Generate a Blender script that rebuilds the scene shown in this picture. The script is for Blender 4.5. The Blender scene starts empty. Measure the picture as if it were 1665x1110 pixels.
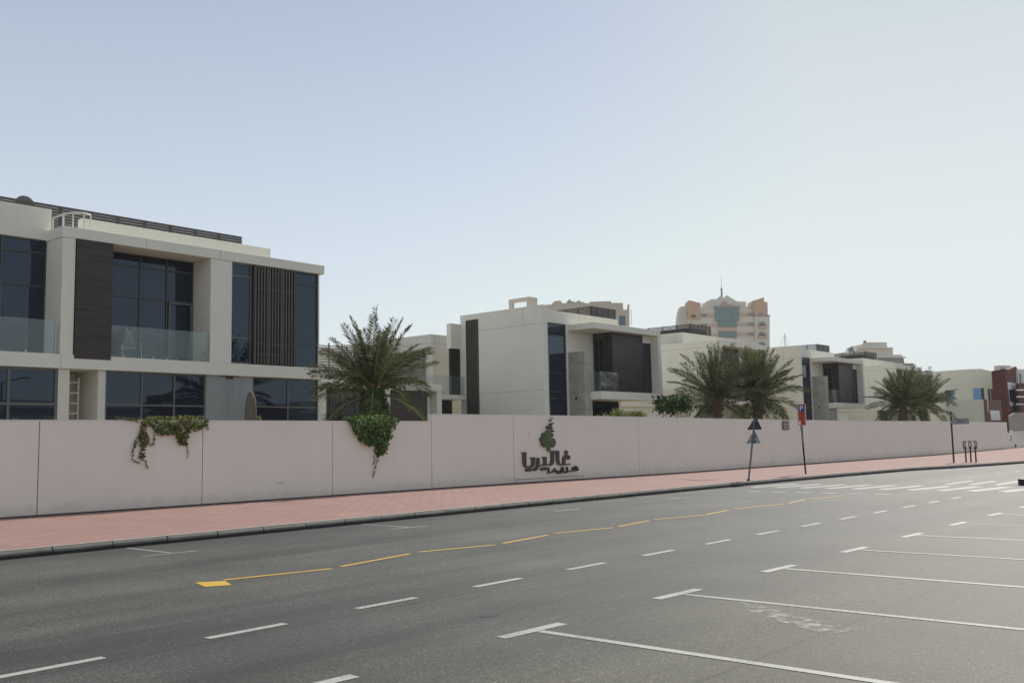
import bpy, bmesh, math, random
from mathutils import Vector, Matrix
R = math.radians
random.seed(11)
sc = bpy.context.scene
# ------------------------------------------------------------------ camera
F = 1566.0; CX = 832.5; CY = 555.0; H = 1.68
M = Matrix(((0.65637282, -0.06479732, -0.75164887),
            (-0.75418825, -0.08192261, -0.65152802),
            (-0.01935977, 0.99453004, -0.10264115)))
cd = bpy.data.cameras.new("camera"); cam = bpy.data.objects.new("camera", cd)
sc.collection.objects.link(cam); sc.camera = cam
cd.sensor_width = 36; cd.lens = 36 * F / 1665.0; cd.clip_start = 0.1; cd.clip_end = 4000
cam.matrix_world = Matrix.Translation((0, 0, H)) @ M.to_4x4()
sc.render.resolution_x = 1024; sc.render.resolution_y = 682
# ------------------------------------------------------------------ light
SUN_EL = 40.0; SUN_AZ = 9.0      # azimuth measured from +X towards +Y
w = bpy.data.worlds.new("World"); sc.world = w; w.use_nodes = True
nt = w.node_tree; bg = nt.nodes['Background']
sky = nt.nodes.new('ShaderNodeTexSky'); sky.sky_type = 'NISHITA'; sky.sun_disc = False
sky.sun_elevation = R(SUN_EL); sky.sun_rotation = R(90 - SUN_AZ)
sky.altitude = 0; sky.air_density = 1.0; sky.dust_density = 1.0; sky.ozone_density = 1.5
SKY = 0.085                       # Nishita strength
def wn(k): return nt.nodes.new(k)
geo = wn('ShaderNodeTexCoord'); sep = wn('ShaderNodeSeparateXYZ'); nt.links.new(geo.outputs['Generated'], sep.inputs[0])
hz = wn('ShaderNodeValToRGB'); e = hz.color_ramp.elements           # dusty air, palest low down
e[0].position = 0.0; e[0].color = (0.70, 0.735, 0.725, 1); e[1].position = 0.75; e[1].color = (0.26, 0.305, 0.375, 1)
q = e.new(0.18); q.color = (0.59, 0.63, 0.655, 1); q = e.new(0.42); q.color = (0.39, 0.445, 0.52, 1)
nt.links.new(sep.outputs[2], hz.inputs[0])
sc1 = wn('ShaderNodeVectorMath'); sc1.operation = 'SCALE'; sc1.inputs['Scale'].default_value = SKY; nt.links.new(sky.outputs[0], sc1.inputs[0])
mn = wn('ShaderNodeVectorMath'); mn.operation = 'MINIMUM'; mn.inputs[1].default_value = (0.60, 0.66, 0.64); nt.links.new(sc1.outputs[0], mn.inputs[0])
mxs = wn('ShaderNodeMixRGB'); mxs.inputs[0].default_value = 0.65; nt.links.new(mn.outputs[0], mxs.inputs[1]); nt.links.new(hz.outputs[0], mxs.inputs[2])
nt.links.new(mxs.outputs[0], bg.inputs[0]); bg.inputs[1].default_value = 1.0
sd = bpy.data.lights.new("sun", 'SUN'); sd.energy = 3.1; sd.angle = R(0.53); sd.color = (1.0, 0.94, 0.85)
sun = bpy.data.objects.new("sun", sd); sc.collection.objects.link(sun)
dv = Vector((math.cos(R(SUN_EL)) * math.cos(R(SUN_AZ)), math.cos(R(SUN_EL)) * math.sin(R(SUN_AZ)), math.sin(R(SUN_EL))))
sun.rotation_euler = dv.to_track_quat('Z', 'Y').to_euler(); sun.location = (30, 10, 60)
sc.view_settings.view_transform = 'Standard'; sc.view_settings.look = 'None'
sc.view_settings.exposure = 0.43; sc.view_settings.gamma = 1.0

# ------------------------------------------------------------------ helpers
def ray(px, py): return M @ Vector((px - CX, -(py - CY), -F))
def onY(px, py, Y): r = ray(px, py); k = Y / r.y; return r.x * k, r.z * k + H      # (X, Z) on the plane Y
def onX(px, py, X): r = ray(px, py); k = X / r.x; return r.y * k, r.z * k + H      # (Y, Z) on the plane X
def onG(px, py, z=0.0): r = ray(px, py); k = (z - H) / r.z; return r.x * k, r.y * k
def atD(px, py, D): r = ray(px, py) * (D / F); return r.x, r.y, r.z + H

class MB:
    def __init__(s): s.v = []; s.f = []; s.sm = False
    def add(s, vs, fs):
        n = len(s.v); s.v += [tuple(p) for p in vs]; s.f += [tuple(i + n for i in q) for q in fs]; return s
    def box(s, x0, x1, y0, y1, z0, z1):
        if x0 > x1: x0, x1 = x1, x0
        if y0 > y1: y0, y1 = y1, y0
        if z0 > z1: z0, z1 = z1, z0
        return s.add([(x0,y0,z0),(x1,y0,z0),(x1,y1,z0),(x0,y1,z0),(x0,y0,z1),(x1,y0,z1),(x1,y1,z1),(x0,y1,z1)],
              [(0,3,2,1),(4,5,6,7),(0,1,5,4),(1,2,6,5),(2,3,7,6),(3,0,4,7)])
    def tube(s, pts, r, n=8, cap=True):
        pts = [Vector(p) for p in pts]; rs = r if isinstance(r, (list, tuple)) else [r] * len(pts)
        ring = []; up = None
        for i, p in enumerate(pts):
            d = (pts[min(i + 1, len(pts) - 1)] - pts[max(i - 1, 0)]).normalized()
            if up is None: up = Vector((0, 0, 1)) if abs(d.z) < 0.9 else Vector((1, 0, 0))
            a = d.cross(up).normalized(); b = a.cross(d).normalized(); up = b
            ring.append([p + a * rs[i] * math.cos(2*math.pi*k/n) + b * rs[i] * math.sin(2*math.pi*k/n) for k in range(n)])
        vs = [q for g in ring for q in g]; fs = []
        for i in range(len(pts) - 1):
            for k in range(n):
                fs.append((i*n+k, i*n+(k+1)%n, (i+1)*n+(k+1)%n, (i+1)*n+k))
        if cap: fs += [tuple(range(n-1, -1, -1)), tuple((len(pts)-1)*n + k for k in range(n))]
        return s.add(vs, fs)
    def prism(s, poly, fn, a, b):
        """poly 2D points, fn(u,v,d) -> xyz, extruded from depth a to depth b"""
        n = len(poly)
        vs = [fn(u, v, a) for u, v in poly] + [fn(u, v, b) for u, v in poly]
        fs = [tuple(range(n)), tuple(range(2*n-1, n-1, -1))] + [(i, i+n, (i+1)%n+n, (i+1)%n) for i in range(n)]
        return s.add(vs, fs)
    def sphere(s, c, rx, ry, rz, n=12, m=8):
        vs = []; fs = []
        for j in range(m + 1):
            t = math.pi * j / m
            for i in range(n):
                a = 2*math.pi*i/n
                vs.append((c[0]+rx*math.sin(t)*math.cos(a), c[1]+ry*math.sin(t)*math.sin(a), c[2]+rz*math.cos(t)))
        for j in range(m):
            for i in range(n): fs.append((j*n+i, (j+1)*n+i, (j+1)*n+(i+1)%n, j*n+(i+1)%n))
        return s.add(vs, fs)

ORG = {}
def tag(o, label=None, cat=None, group=None, kind=None):
    if label: o['label'] = label
    if cat: o['category'] = cat
    if group: o['group'] = group
    if kind: o['kind'] = kind
    return o
def thing(name, label, cat, loc, group=None):
    o = bpy.data.objects.new(name, None); sc.collection.objects.link(o)
    o.location = loc; o.empty_display_size = 0.3; ORG[o] = Vector(loc)
    return tag(o, label, cat, group)
def build(name, mb, mat, parent=None, label=None, smooth=False, bevel=0.0, fix=True):
    me = bpy.data.meshes.new(name)
    off = ORG.get(parent, Vector((0, 0, 0))) if parent else Vector((0, 0, 0))
    me.from_pydata([(p[0]-off.x, p[1]-off.y, p[2]-off.z) for p in mb.v], [], mb.f)
    if fix:
        bm = bmesh.new(); bm.from_mesh(me); bmesh.ops.recalc_face_normals(bm, faces=bm.faces); bm.to_mesh(me); bm.free()
    me.materials.append(mat)
    if smooth:
        for p in me.polygons: p.use_smooth = True
    o = bpy.data.objects.new(name, me); sc.collection.objects.link(o)
    if parent: o.parent = parent; ORG[o] = off
    if label: o['label'] = label
    if bevel:
        b = o.modifiers.new('bevel', 'BEVEL'); b.width = bevel; b.segments = 2; b.limit_method = 'ANGLE'
    return o
def boxp(name, mat, parent, *b, **k):
    mb = MB()
    for q in b: mb.box(*q)
    return build(name, mb, mat, parent, **k)

# ------------------------------------------------------------------ materials
MATS = {}
def mat(name, col, rough=0.6, noise=0.0, nscale=3.0, spec=0.5, metal=0.0, bump=0.0, bscale=40.0, col2=None, streak=False, emit=0):
    m = bpy.data.materials.new(name); m.use_nodes = True; t = m.node_tree; p = t.nodes['Principled BSDF']
    p.inputs['Base Color'].default_value = (*col, 1); p.inputs['Roughness'].default_value = rough
    p.inputs['Specular IOR Level'].default_value = spec; p.inputs['Metallic'].default_value = metal
    tc = t.nodes.new('ShaderNodeNewGeometry')
    if noise or col2:
        mp = t.nodes.new('ShaderNodeMapping'); t.links.new(tc.outputs['Position'], mp.inputs[0])
        if streak: mp.inputs['Scale'].default_value = (1, 1, 0.12)
        n = t.nodes.new('ShaderNodeTexNoise'); n.inputs['Scale'].default_value = nscale; n.inputs['Detail'].default_value = 7
        n.inputs['Roughness'].default_value = 0.62
        t.links.new(mp.outputs[0], n.inputs['Vector'])
        cr = t.nodes.new('ShaderNodeValToRGB'); cr.color_ramp.elements[0].position = 0.32; cr.color_ramp.elements[1].position = 0.68
        c2 = col2 or tuple(c * (1 - noise) for c in col)
        cr.color_ramp.elements[0].color = (*c2, 1); cr.color_ramp.elements[1].color = (*col, 1)
        t.links.new(n.outputs[0], cr.inputs[0]); t.links.new(cr.outputs[0], p.inputs['Base Color'])
    if bump:
        n2 = t.nodes.new('ShaderNodeTexNoise'); n2.inputs['Scale'].default_value = bscale; n2.inputs['Detail'].default_value = 4
        t.links.new(tc.outputs['Position'], n2.inputs['Vector'])
        bn = t.nodes.new('ShaderNodeBump'); bn.inputs['Strength'].default_value = bump; bn.inputs['Distance'].default_value = 0.01
        t.links.new(n2.outputs[0], bn.inputs['Height']); t.links.new(bn.outputs[0], p.inputs['Normal'])
    MATS[name] = m; return m

white = mat('white_render', (0.80, 0.765, 0.66), 0.8, 0.07, 0.6, bump=0.25, bscale=60)
whiteB = mat('offwhite_render', (0.72, 0.69, 0.595), 0.8, 0.10, 0.5, bump=0.25, bscale=60)
cream = mat('cream_render', (0.83, 0.79, 0.655), 0.8, 0.05, 0.6, bump=0.2, bscale=60)
pinkwall = mat('pale_pink_render', (0.84, 0.785, 0.685), 0.85, 0.05, 0.8, bump=0.35, bscale=90)
def grime(m, ztop, zbase):
    t = m.node_tree; p = t.nodes['Principled BSDF']; L = t.links.new; src = p.inputs['Base Color'].links[0].from_socket
    g = t.nodes.new('ShaderNodeNewGeometry'); mp = t.nodes.new('ShaderNodeMapping'); mp.inputs['Scale'].default_value = (5, 5, 0.25); L(g.outputs['Position'], mp.inputs[0])
    n = t.nodes.new('ShaderNodeTexNoise'); n.inputs['Scale'].default_value = 1.0; n.inputs['Detail'].default_value = 6; L(mp.outputs[0], n.inputs['Vector'])
    c = t.nodes.new('ShaderNodeValToRGB'); e = c.color_ramp.elements; e[0].position = 0.30; e[0].color = (0.88, 0.87, 0.85, 1); e[1].position = 0.52; e[1].color = (1, 1, 1, 1); L(n.outputs[0], c.inputs[0])
    x = t.nodes.new('ShaderNodeMixRGB'); x.blend_type = 'MULTIPLY'; x.inputs[0].default_value = ztop; L(src, x.inputs[1]); L(c.outputs[0], x.inputs[2])
    n2 = t.nodes.new('ShaderNodeTexNoise'); n2.inputs['Scale'].default_value = 3.0; n2.inputs['Detail'].default_value = 8; L(g.outputs['Position'], n2.inputs['Vector'])
    sx = t.nodes.new('ShaderNodeSeparateXYZ'); L(g.outputs['Position'], sx.inputs[0])
    ma = t.nodes.new('ShaderNodeMath'); ma.operation = 'MULTIPLY_ADD'; ma.inputs[1].default_value = -0.5; L(n2.outputs[0], ma.inputs[0]); L(sx.outputs[2], ma.inputs[2])
    c2 = t.nodes.new('ShaderNodeValToRGB'); e = c2.color_ramp.elements; e[0].position = 0.0; e[0].color = (0.90, 0.88, 0.86, 1); e[1].position = 0.16; e[1].color = (1, 1, 1, 1); L(ma.outputs[0], c2.inputs[0])
    y = t.nodes.new('ShaderNodeMixRGB'); y.blend_type = 'MULTIPLY'; y.inputs[0].default_value = 1; L(x.outputs[0], y.inputs[1]); L(c2.outputs[0], y.inputs[2])
    L(y.outputs[0], p.inputs['Base Color'])
for m_ in (white, whiteB, cream, pinkwall): grime(m_, 0.18 if m_ is not pinkwall else 0.12, 0)
capm = mat('coping_paint', (0.82, 0.79, 0.73), 0.7, 0.1, 4)
jointm = mat('joint_dark', (0.10, 0.085, 0.075), 0.9)
jointl = mat('joint_grey', (0.26, 0.25, 0.22), 0.9)
alum = mat('bronze_aluminium', (0.075, 0.072, 0.065), 0.45, metal=0.3)
alumL = mat('grey_aluminium', (0.13, 0.13, 0.12), 0.45, metal=0.3)
slatm = mat('brown_slat', (0.13, 0.115, 0.095), 0.5, 0.15, 3)
louvm = mat('taupe_louvre', (0.085, 0.074, 0.062), 0.6, 0.1, 3)
louvL = mat('pale_taupe_louvre', (0.24, 0.215, 0.18), 0.7, 0.1, 3)
concp = mat('stained_concrete', (0.34, 0.35, 0.34), 0.85, 0.30, 1.1, bump=0.3, bscale=30, streak=True)
steel = mat('steel', (0.42, 0.42, 0.41), 0.35, metal=0.8)
whitemet = mat('white_metal', (0.72, 0.72, 0.66), 0.5)
blackm = mat('black_paint', (0.018, 0.018, 0.017), 0.5)
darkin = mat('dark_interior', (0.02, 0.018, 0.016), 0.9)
beige = mat('beige_render', (0.62, 0.545, 0.455), 0.85, 0.08, 0.15)
tan = mat('orange_tan_render', (0.62, 0.42, 0.28), 0.85, 0.08, 0.2)
towerc = mat('tower_cream', (0.72, 0.67, 0.57), 0.85, 0.06, 0.1)
salmon = mat('salmon_band', (0.62, 0.46, 0.37), 0.85, 0.06, 0.1)
greyb = mat('grey_band', (0.30, 0.29, 0.27), 0.7, 0.1, 0.3)
rust = mat('red_brown_render', (0.115, 0.038, 0.026), 0.85, 0.15, 0.8)
rust2 = mat('brown_render', (0.20, 0.10, 0.07), 0.85, 0.12, 0.8)
bluep = mat('blue_window_film', (0.16, 0.36, 0.62), 0.35)
bark = mat('palm_bark', (0.17, 0.12, 0.085), 0.9, 0.55, 9, bump=1.0, bscale=18)
barkd = mat('tree_bark', (0.12, 0.09, 0.065), 0.9, 0.3, 9)
reflectp = mat('sign_back_grey', (0.33, 0.34, 0.36), 0.4, 0.1, 8, metal=0.3)
signdark = mat('sign_back_dark', (0.035, 0.038, 0.05), 0.5, 0.3, 8)
redp = mat('sign_red', (0.42, 0.06, 0.025), 0.45)
bluesign = mat('sign_blue', (0.02, 0.04, 0.28), 0.4)
whitep = mat('sign_white', (0.78, 0.78, 0.76), 0.5)
pinkp = mat('sign_edge_pink', (0.62, 0.42, 0.36), 0.5)
logob = mat('logo_brown', (0.062, 0.04, 0.033), 0.45, 0.15, 6)
logog = mat('logo_green', (0.055, 0.088, 0.016), 0.45, 0.15, 6)
logog2 = mat('logo_green_light', (0.085, 0.130, 0.026), 0.45, 0.15, 6)
brownpost = mat('brown_iron', (0.07, 0.048, 0.04), 0.6)
canvas = mat('umbrella_canvas', (0.20, 0.165, 0.125), 0.9, 0.4, 14)
tilegrey = mat('stone_tile_grey', (0.44, 0.41, 0.36), 0.6, 0.28, 2.5)
sand = mat('sand_ground', (0.40, 0.34, 0.26), 0.95, 0.2, 0.4, bump=0.4, bscale=10)
cushion = mat('grey_cushion', (0.20, 0.21, 0.20), 0.9)

def leafmat(name, c1, c2, c3=None, tr=0.25):
    m = bpy.data.materials.new(name); m.use_nodes = True; t = m.node_tree; p = t.nodes['Principled BSDF']
    g = t.nodes.new('ShaderNodeNewGeometry'); cr = t.nodes.new('ShaderNodeValToRGB')
    e = cr.color_ramp.elements; e[0].color = (*c1, 1); e[1].color = (*c2, 1); e[1].position = 0.8
    if c3: q = e.new(1.0); q.color = (*c3, 1)
    t.links.new(g.outputs['Random Per Island'], cr.inputs[0]); t.links.new(cr.outputs[0], p.inputs['Base Color'])
    p.inputs['Roughness'].default_value = 0.65; p.inputs['Specular IOR Level'].default_value = 0.12
    tl = t.nodes.new('ShaderNodeBsdfTranslucent'); t.links.new(cr.outputs[0], tl.inputs[0])
    mx = t.nodes.new('ShaderNodeMixShader'); mx.inputs[0].default_value = tr
    t.links.new(p.outputs[0], mx.inputs[1]); t.links.new(tl.outputs[0], mx.inputs[2])
    t.links.new(mx.outputs[0], t.nodes['Material Output'].inputs[0]); return m
palml = leafmat('palm_leaf', (0.055, 0.072, 0.026), (0.130, 0.150, 0.062), (0.24, 0.21, 0.10))
ivyg = leafmat('ivy_green', (0.035, 0.075, 0.016), (0.11, 0.19, 0.04), (0.20, 0.27, 0.07))
ivyb = leafmat('ivy_browning', (0.05, 0.075, 0.018), (0.15, 0.17, 0.04), (0.22, 0.10, 0.035))
treeg = leafmat('dark_leaf', (0.02, 0.042, 0.014), (0.07, 0.11, 0.035), (0.14, 0.18, 0.06))
yelg = leafmat('yellow_green_leaf', (0.10, 0.13, 0.03), (0.24, 0.25, 0.08), (0.35, 0.32, 0.12))
datem = leafmat('date_stalk', (0.25, 0.14, 0.03), (0.42, 0.24, 0.06), None, 0.0)

def glassm(name, tint, rough=0.02, spec=0.6, st=(1, 1, 1)):
    m = mat(name, tint, rough, spec=spec); t = m.node_tree; p = t.nodes['Principled BSDF']; p.inputs['Specular Tint'].default_value = (*st, 1)
    g = t.nodes.new('ShaderNodeNewGeometry'); n = t.nodes.new('ShaderNodeTexNoise'); n.inputs['Scale'].default_value = 0.6
    t.links.new(g.outputs['Position'], n.inputs['Vector'])
    b = t.nodes.new('ShaderNodeBump'); b.inputs['Strength'].default_value = 0.05; b.inputs['Distance'].default_value = 0.05
    t.links.new(n.outputs[0], b.inputs['Height']); t.links.new(b.outputs[0], p.inputs['Normal']); return m
glass = glassm('dark_blue_glass', (0.010, 0.015, 0.026), 0.015, 0.70, (0.66, 0.80, 1.0))
glassb = glassm('sky_reflection_glass', (0.12, 0.18, 0.25), 0.1, 0.5)  # reflected sky is painted in as a pale blue base colour
glassd = glassm('dark_glass', (0.009, 0.010, 0.013), 0.03, 0.35)
glassg = glassm('green_glass', (0.16, 0.26, 0.25), 0.2, 0.5)

def railglass():
    m = bpy.data.materials.new('balcony_glass'); m.use_nodes = True; t = m.node_tree
    for n in list(t.nodes):
        if n.type == 'BSDF_PRINCIPLED': t.nodes.remove(n)
    tr = t.nodes.new('ShaderNodeBsdfTransparent'); tr.inputs[0].default_value = (0.93, 0.955, 0.945, 1)
    gl = t.nodes.new('ShaderNodeBsdfGlossy'); gl.inputs['Roughness'].default_value = 0.03; gl.inputs[0].default_value = (0.85, 0.95, 0.92, 1)
    df = t.nodes.new('ShaderNodeBsdfDiffuse'); df.inputs[0].default_value = (0.42, 0.47, 0.45, 1)
    m1 = t.nodes.new('ShaderNodeMixShader'); m1.inputs[0].default_value = 0.07
    t.links.new(tr.outputs[0], m1.inputs[1]); t.links.new(df.outputs[0], m1.inputs[2])
    fr = t.nodes.new('ShaderNodeLayerWeight'); pw = t.nodes.new('ShaderNodeMath'); pw.operation = 'POWER'; pw.inputs[1].default_value = 4
    t.links.new(fr.outputs['Facing'], pw.inputs[0]); ma = t.nodes.new('ShaderNodeMath'); ma.operation = 'MULTIPLY_ADD'; ma.inputs[1].default_value = 0.7; ma.inputs[2].default_value = 0.035
    t.links.new(pw.outputs[0], ma.inputs[0])
    m2 = t.nodes.new('ShaderNodeMixShader'); t.links.new(ma.outputs[0], m2.inputs[0])
    t.links.new(m1.outputs[0], m2.inputs[1]); t.links.new(gl.outputs[0], m2.inputs[2])
    t.links.new(m2.outputs[0], t.nodes['Material Output'].inputs[0]); return m
rglass = railglass()

def woodpanel():
    m = mat('dark_timber_panel', (0.075, 0.052, 0.04), 0.5); t = m.node_tree; p = t.nodes['Principled BSDF']
    g = t.nodes.new('ShaderNodeNewGeometry'); mp = t.nodes.new('ShaderNodeMapping'); mp.inputs['Scale'].default_value = (0.7, 0.7, 9)
    n = t.nodes.new('ShaderNodeTexNoise'); n.inputs['Scale'].default_value = 1.6; n.inputs['Detail'].default_value = 8; n.inputs['Distortion'].default_value = 0.6
    t.links.new(g.outputs['Position'], mp.inputs[0]); t.links.new(mp.outputs[0], n.inputs['Vector'])
    cr = t.nodes.new('ShaderNodeValToRGB'); e = cr.color_ramp.elements
    e[0].position = 0.35; e[0].color = (0.022, 0.014, 0.011, 1); e[1].position = 0.85; e[1].color = (0.068, 0.044, 0.034, 1)
    t.links.new(n.outputs[0], cr.inputs[0])
    # plank seams every 0.6 m
    sx = t.nodes.new('ShaderNodeSeparateXYZ'); t.links.new(g.outputs['Position'], sx.inputs[0])
    md = t.nodes.new('ShaderNodeMath'); md.operation = 'MODULO'; md.inputs[1].default_value = 0.62; t.links.new(sx.outputs[2], md.inputs[0])
    lt = t.nodes.new('ShaderNodeMath'); lt.operation = 'LESS_THAN'; lt.inputs[1].default_value = 0.012; t.links.new(md.outputs[0], lt.inputs[0])
    mx = t.nodes.new('ShaderNodeMixRGB'); mx.inputs[2].default_value = (0.02, 0.015, 0.013, 1)
    t.links.new(lt.outputs[0], mx.inputs[0]); t.links.new(cr.outputs[0], mx.inputs[1]); t.links.new(mx.outputs[0], p.inputs['Base Color']); return m
wood = woodpanel()

def asphalt():
    m = mat('asphalt', (0.09, 0.09, 0.085), 0.62, spec=0.42); t = m.node_tree; p = t.nodes['Principled BSDF']; L = t.links.new
    g = t.nodes.new('ShaderNodeNewGeometry')
    def noise(scale, det=4, sc3=(1,1,1), rough=0.6):
        mp = t.nodes.new('ShaderNodeMapping'); mp.inputs['Scale'].default_value = sc3; L(g.outputs['Position'], mp.inputs[0])
        n = t.nodes.new('ShaderNodeTexNoise'); n.inputs['Scale'].default_value = scale; n.inputs['Detail'].default_value = det
        n.inputs['Roughness'].default_value = rough; L(mp.outputs[0], n.inputs['Vector']); return n.outputs[0]
    def ramp(fac, a, b, p0=0.3, p1=0.7):
        c = t.nodes.new('ShaderNodeValToRGB'); c.color_ramp.elements[0].position = p0; c.color_ramp.elements[1].position = p1
        c.color_ramp.elements[0].color = (*a, 1); c.color_ramp.elements[1].color = (*b, 1); L(fac, c.inputs[0]); return c.outputs[0]
    def mul(a, b, f=1.0):
        x = t.nodes.new('ShaderNodeMixRGB'); x.blend_type = 'MULTIPLY'; x.inputs[0].default_value = f; L(a, x.inputs[1]); L(b, x.inputs[2]); return x.outputs[0]
    base = ramp(noise(0.22, 3), (0.059, 0.060, 0.053), (0.079, 0.077, 0.063), 0.35, 0.65)
    lanes = ramp(noise(0.9, 4, (0.05, 0.75, 1)), (0.52,)*3, (1.18,)*3, 0.38, 0.62)
    grain = ramp(noise(42, 4, rough=0.9), (0.35,)*3, (1.7,)*3, 0.36, 0.66)
    grain2 = ramp(noise(13, 4, rough=0.8), (0.72,)*3, (1.28,)*3, 0.36, 0.64)
    v = t.nodes.new('ShaderNodeTexVoronoi'); v.inputs['Scale'].default_value = 30; L(g.outputs['Position'], v.inputs['Vector'])
    specks = ramp(v.outputs['Distance'], (3.2, 3.1, 2.8), (1, 1, 1), 0.12, 0.24)
    stain = ramp(noise(0.55, 5), (0.80,)*3, (1.08,)*3, 0.35, 0.6)
    out = mul(mul(mul(mul(mul(base, lanes), grain), grain2), stain), specks)
    sy = t.nodes.new('ShaderNodeSeparateXYZ'); L(g.outputs['Position'], sy.inputs[0]); my_ = t.nodes.new('ShaderNodeMath'); my_.operation = 'MULTIPLY_ADD'; my_.inputs[1].default_value = 3.0; L(noise(0.5, 4), my_.inputs[0]); L(sy.outputs[1], my_.inputs[2])
    dn_ = t.nodes.new('ShaderNodeMapRange'); dn_.inputs[1].default_value = 5.2; dn_.inputs[2].default_value = 8.2; L(my_.outputs[0], dn_.inputs[0])
    out = mul(out, ramp(dn_.outputs[0], (1.22, 1.18, 0.98), (1, 1, 1), 0.0, 1.0))     # sandy dust lying in the parking bays
    # narrow dark paving seams running with the road
    sx = t.nodes.new('ShaderNodeSeparateXYZ'); L(g.outputs['Position'], sx.inputs[0])
    wob = t.nodes.new('ShaderNodeMath'); wob.operation = 'MULTIPLY_ADD'; wob.inputs[1].default_value = 0.12; L(noise(0.5, 5), wob.inputs[0]); L(sx.outputs[1], wob.inputs[2])
    for yy in (7.62, 3.55, 12.6):
        s = t.nodes.new('ShaderNodeMath'); s.operation = 'SUBTRACT'; s.inputs[1].default_value = yy + 0.06; L(wob.outputs[0], s.inputs[0])
        ab = t.nodes.new('ShaderNodeMath'); ab.operation = 'ABSOLUTE'; L(s.outputs[0], ab.inputs[0])
        out = mul(out, ramp(ab.outputs[0], (0.62,)*3, (1,)*3, 0.006, 0.035))
    cv = t.nodes.new('ShaderNodeTexVoronoi'); cv.feature = 'DISTANCE_TO_EDGE'; cv.inputs['Scale'].default_value = 0.22
    dn = t.nodes.new('ShaderNodeTexNoise'); dn.inputs['Scale'].default_value = 1.4; dn.inputs['Detail'].default_value = 6; L(g.outputs['Position'], dn.inputs['Vector'])
    dm = t.nodes.new('ShaderNodeVectorMath'); dm.operation = 'MULTIPLY_ADD'; dm.inputs[1].default_value = (1.3, 1.3, 0); L(dn.outputs[1], dm.inputs[0]); L(g.outputs['Position'], dm.inputs[2]); L(dm.outputs[0], cv.inputs['Vector'])
    crk = ramp(cv.outputs['Distance'], (0.66,)*3, (1,)*3, 0.0015, 0.006)
    msk = ramp(noise(0.12, 2), (0,)*3, (1,)*3, 0.50, 0.56)
    cm = t.nodes.new('ShaderNodeMixRGB'); L(msk, cm.inputs[0]); cm.inputs[1].default_value = (1, 1, 1, 1); L(crk, cm.inputs[2]); out = mul(out, cm.outputs[0])
    L(out, p.inputs['Base Color'])
    rr = t.nodes.new('ShaderNodeMapRange'); rr.inputs[3].default_value = 0.58; rr.inputs[4].default_value = 0.80; L(noise(0.9, 4, (0.05, 0.75, 1)), rr.inputs[0]); L(rr.outputs[0], p.inputs['Roughness'])
    b = t.nodes.new('ShaderNodeBump'); b.inputs['Strength'].default_value = 0.6; b.inputs['Distance'].default_value = 0.006
    L(noise(70, 3), b.inputs['Height']); L(b.outputs[0], p.inputs['Normal']); return m
asph = asphalt()

def paint(name, col, wear=0.45):
    m = mat(name, col, 0.65); t = m.node_tree; p = t.nodes['Principled BSDF']; L = t.links.new
    g = t.nodes.new('ShaderNodeNewGeometry'); n = t.nodes.new('ShaderNodeTexNoise'); n.inputs['Scale'].default_value = 26; n.inputs['Detail'].default_value = 6; n.inputs['Roughness'].default_value = 0.75
    n2 = t.nodes.new('ShaderNodeTexNoise'); n2.inputs['Scale'].default_value = 1.3
    L(g.outputs['Position'], n.inputs['Vector']); L(g.outputs['Position'], n2.inputs['Vector'])
    ad = t.nodes.new('ShaderNodeMath'); ad.operation = 'MULTIPLY_ADD'; ad.inputs[1].default_value = 0.5; L(n2.outputs[0], ad.inputs[0]); L(n.outputs[0], ad.inputs[2])
    c = t.nodes.new('ShaderNodeValToRGB'); c.color_ramp.elements[0].position = wear; c.color_ramp.elements[1].position = wear + 0.22
    c.color_ramp.elements[0].color = (0.13, 0.13, 0.12, 1); c.color_ramp.elements[1].color = (*col, 1); L(ad.outputs[0], c.inputs[0]); L(c.outputs[0], p.inputs['Base Color'])
    return m
whiteline = paint('white_road_paint', (0.40, 0.395, 0.35), 0.52)
whiteworn = paint('worn_white_road_paint', (0.36, 0.36, 0.33), 0.60)
crossw = paint('crossing_paint', (0.30, 0.30, 0.265), 0.55)
yellowl = paint('yellow_road_paint', (0.60, 0.36, 0.035), 0.44)

def bricks():
    m = mat('red_paving', (0.4, 0.2, 0.16), 0.85); t = m.node_tree; p = t.nodes['Principled BSDF']; L = t.links.new
    g = t.nodes.new('ShaderNodeNewGeometry'); mp = t.nodes.new('ShaderNodeMapping'); mp.inputs['Rotation'].default_value = (0, 0, R(90)); L(g.outputs['Position'], mp.inputs[0])
    b = t.nodes.new('ShaderNodeTexBrick'); L(mp.outputs[0], b.inputs['Vector'])
    b.inputs['Color1'].default_value = (0.355, 0.212, 0.175, 1); b.inputs['Color2'].default_value = (0.325, 0.187, 0.155, 1); b.inputs['Mortar'].default_value = (0.205, 0.120, 0.100, 1)
    b.inputs['Scale'].default_value = 1.0; b.inputs['Brick Width'].default_value = 0.42; b.inputs['Row Height'].default_value = 0.21; b.inputs['Mortar Size'].default_value = 0.016
    n = t.nodes.new('ShaderNodeTexNoise'); n.inputs['Scale'].default_value = 0.8; n.inputs['Detail'].default_value = 6; L(g.outputs['Position'], n.inputs['Vector'])
    c = t.nodes.new('ShaderNodeValToRGB'); c.color_ramp.elements[0].position = 0.35; c.color_ramp.elements[1].position = 0.65
    c.color_ramp.elements[0].color = (0.92, 0.92, 0.92, 1); c.color_ramp.elements[1].color = (1.03, 1.03, 1.02, 1); L(n.outputs[0], c.inputs[0])
    x = t.nodes.new('ShaderNodeMixRGB'); x.blend_type = 'MULTIPLY'; x.inputs[0].default_value = 1; L(b.outputs[0], x.inputs[1]); L(c.outputs[0], x.inputs[2])
    L(x.outputs[0], p.inputs['Base Color']); return m
paving = bricks()
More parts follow.
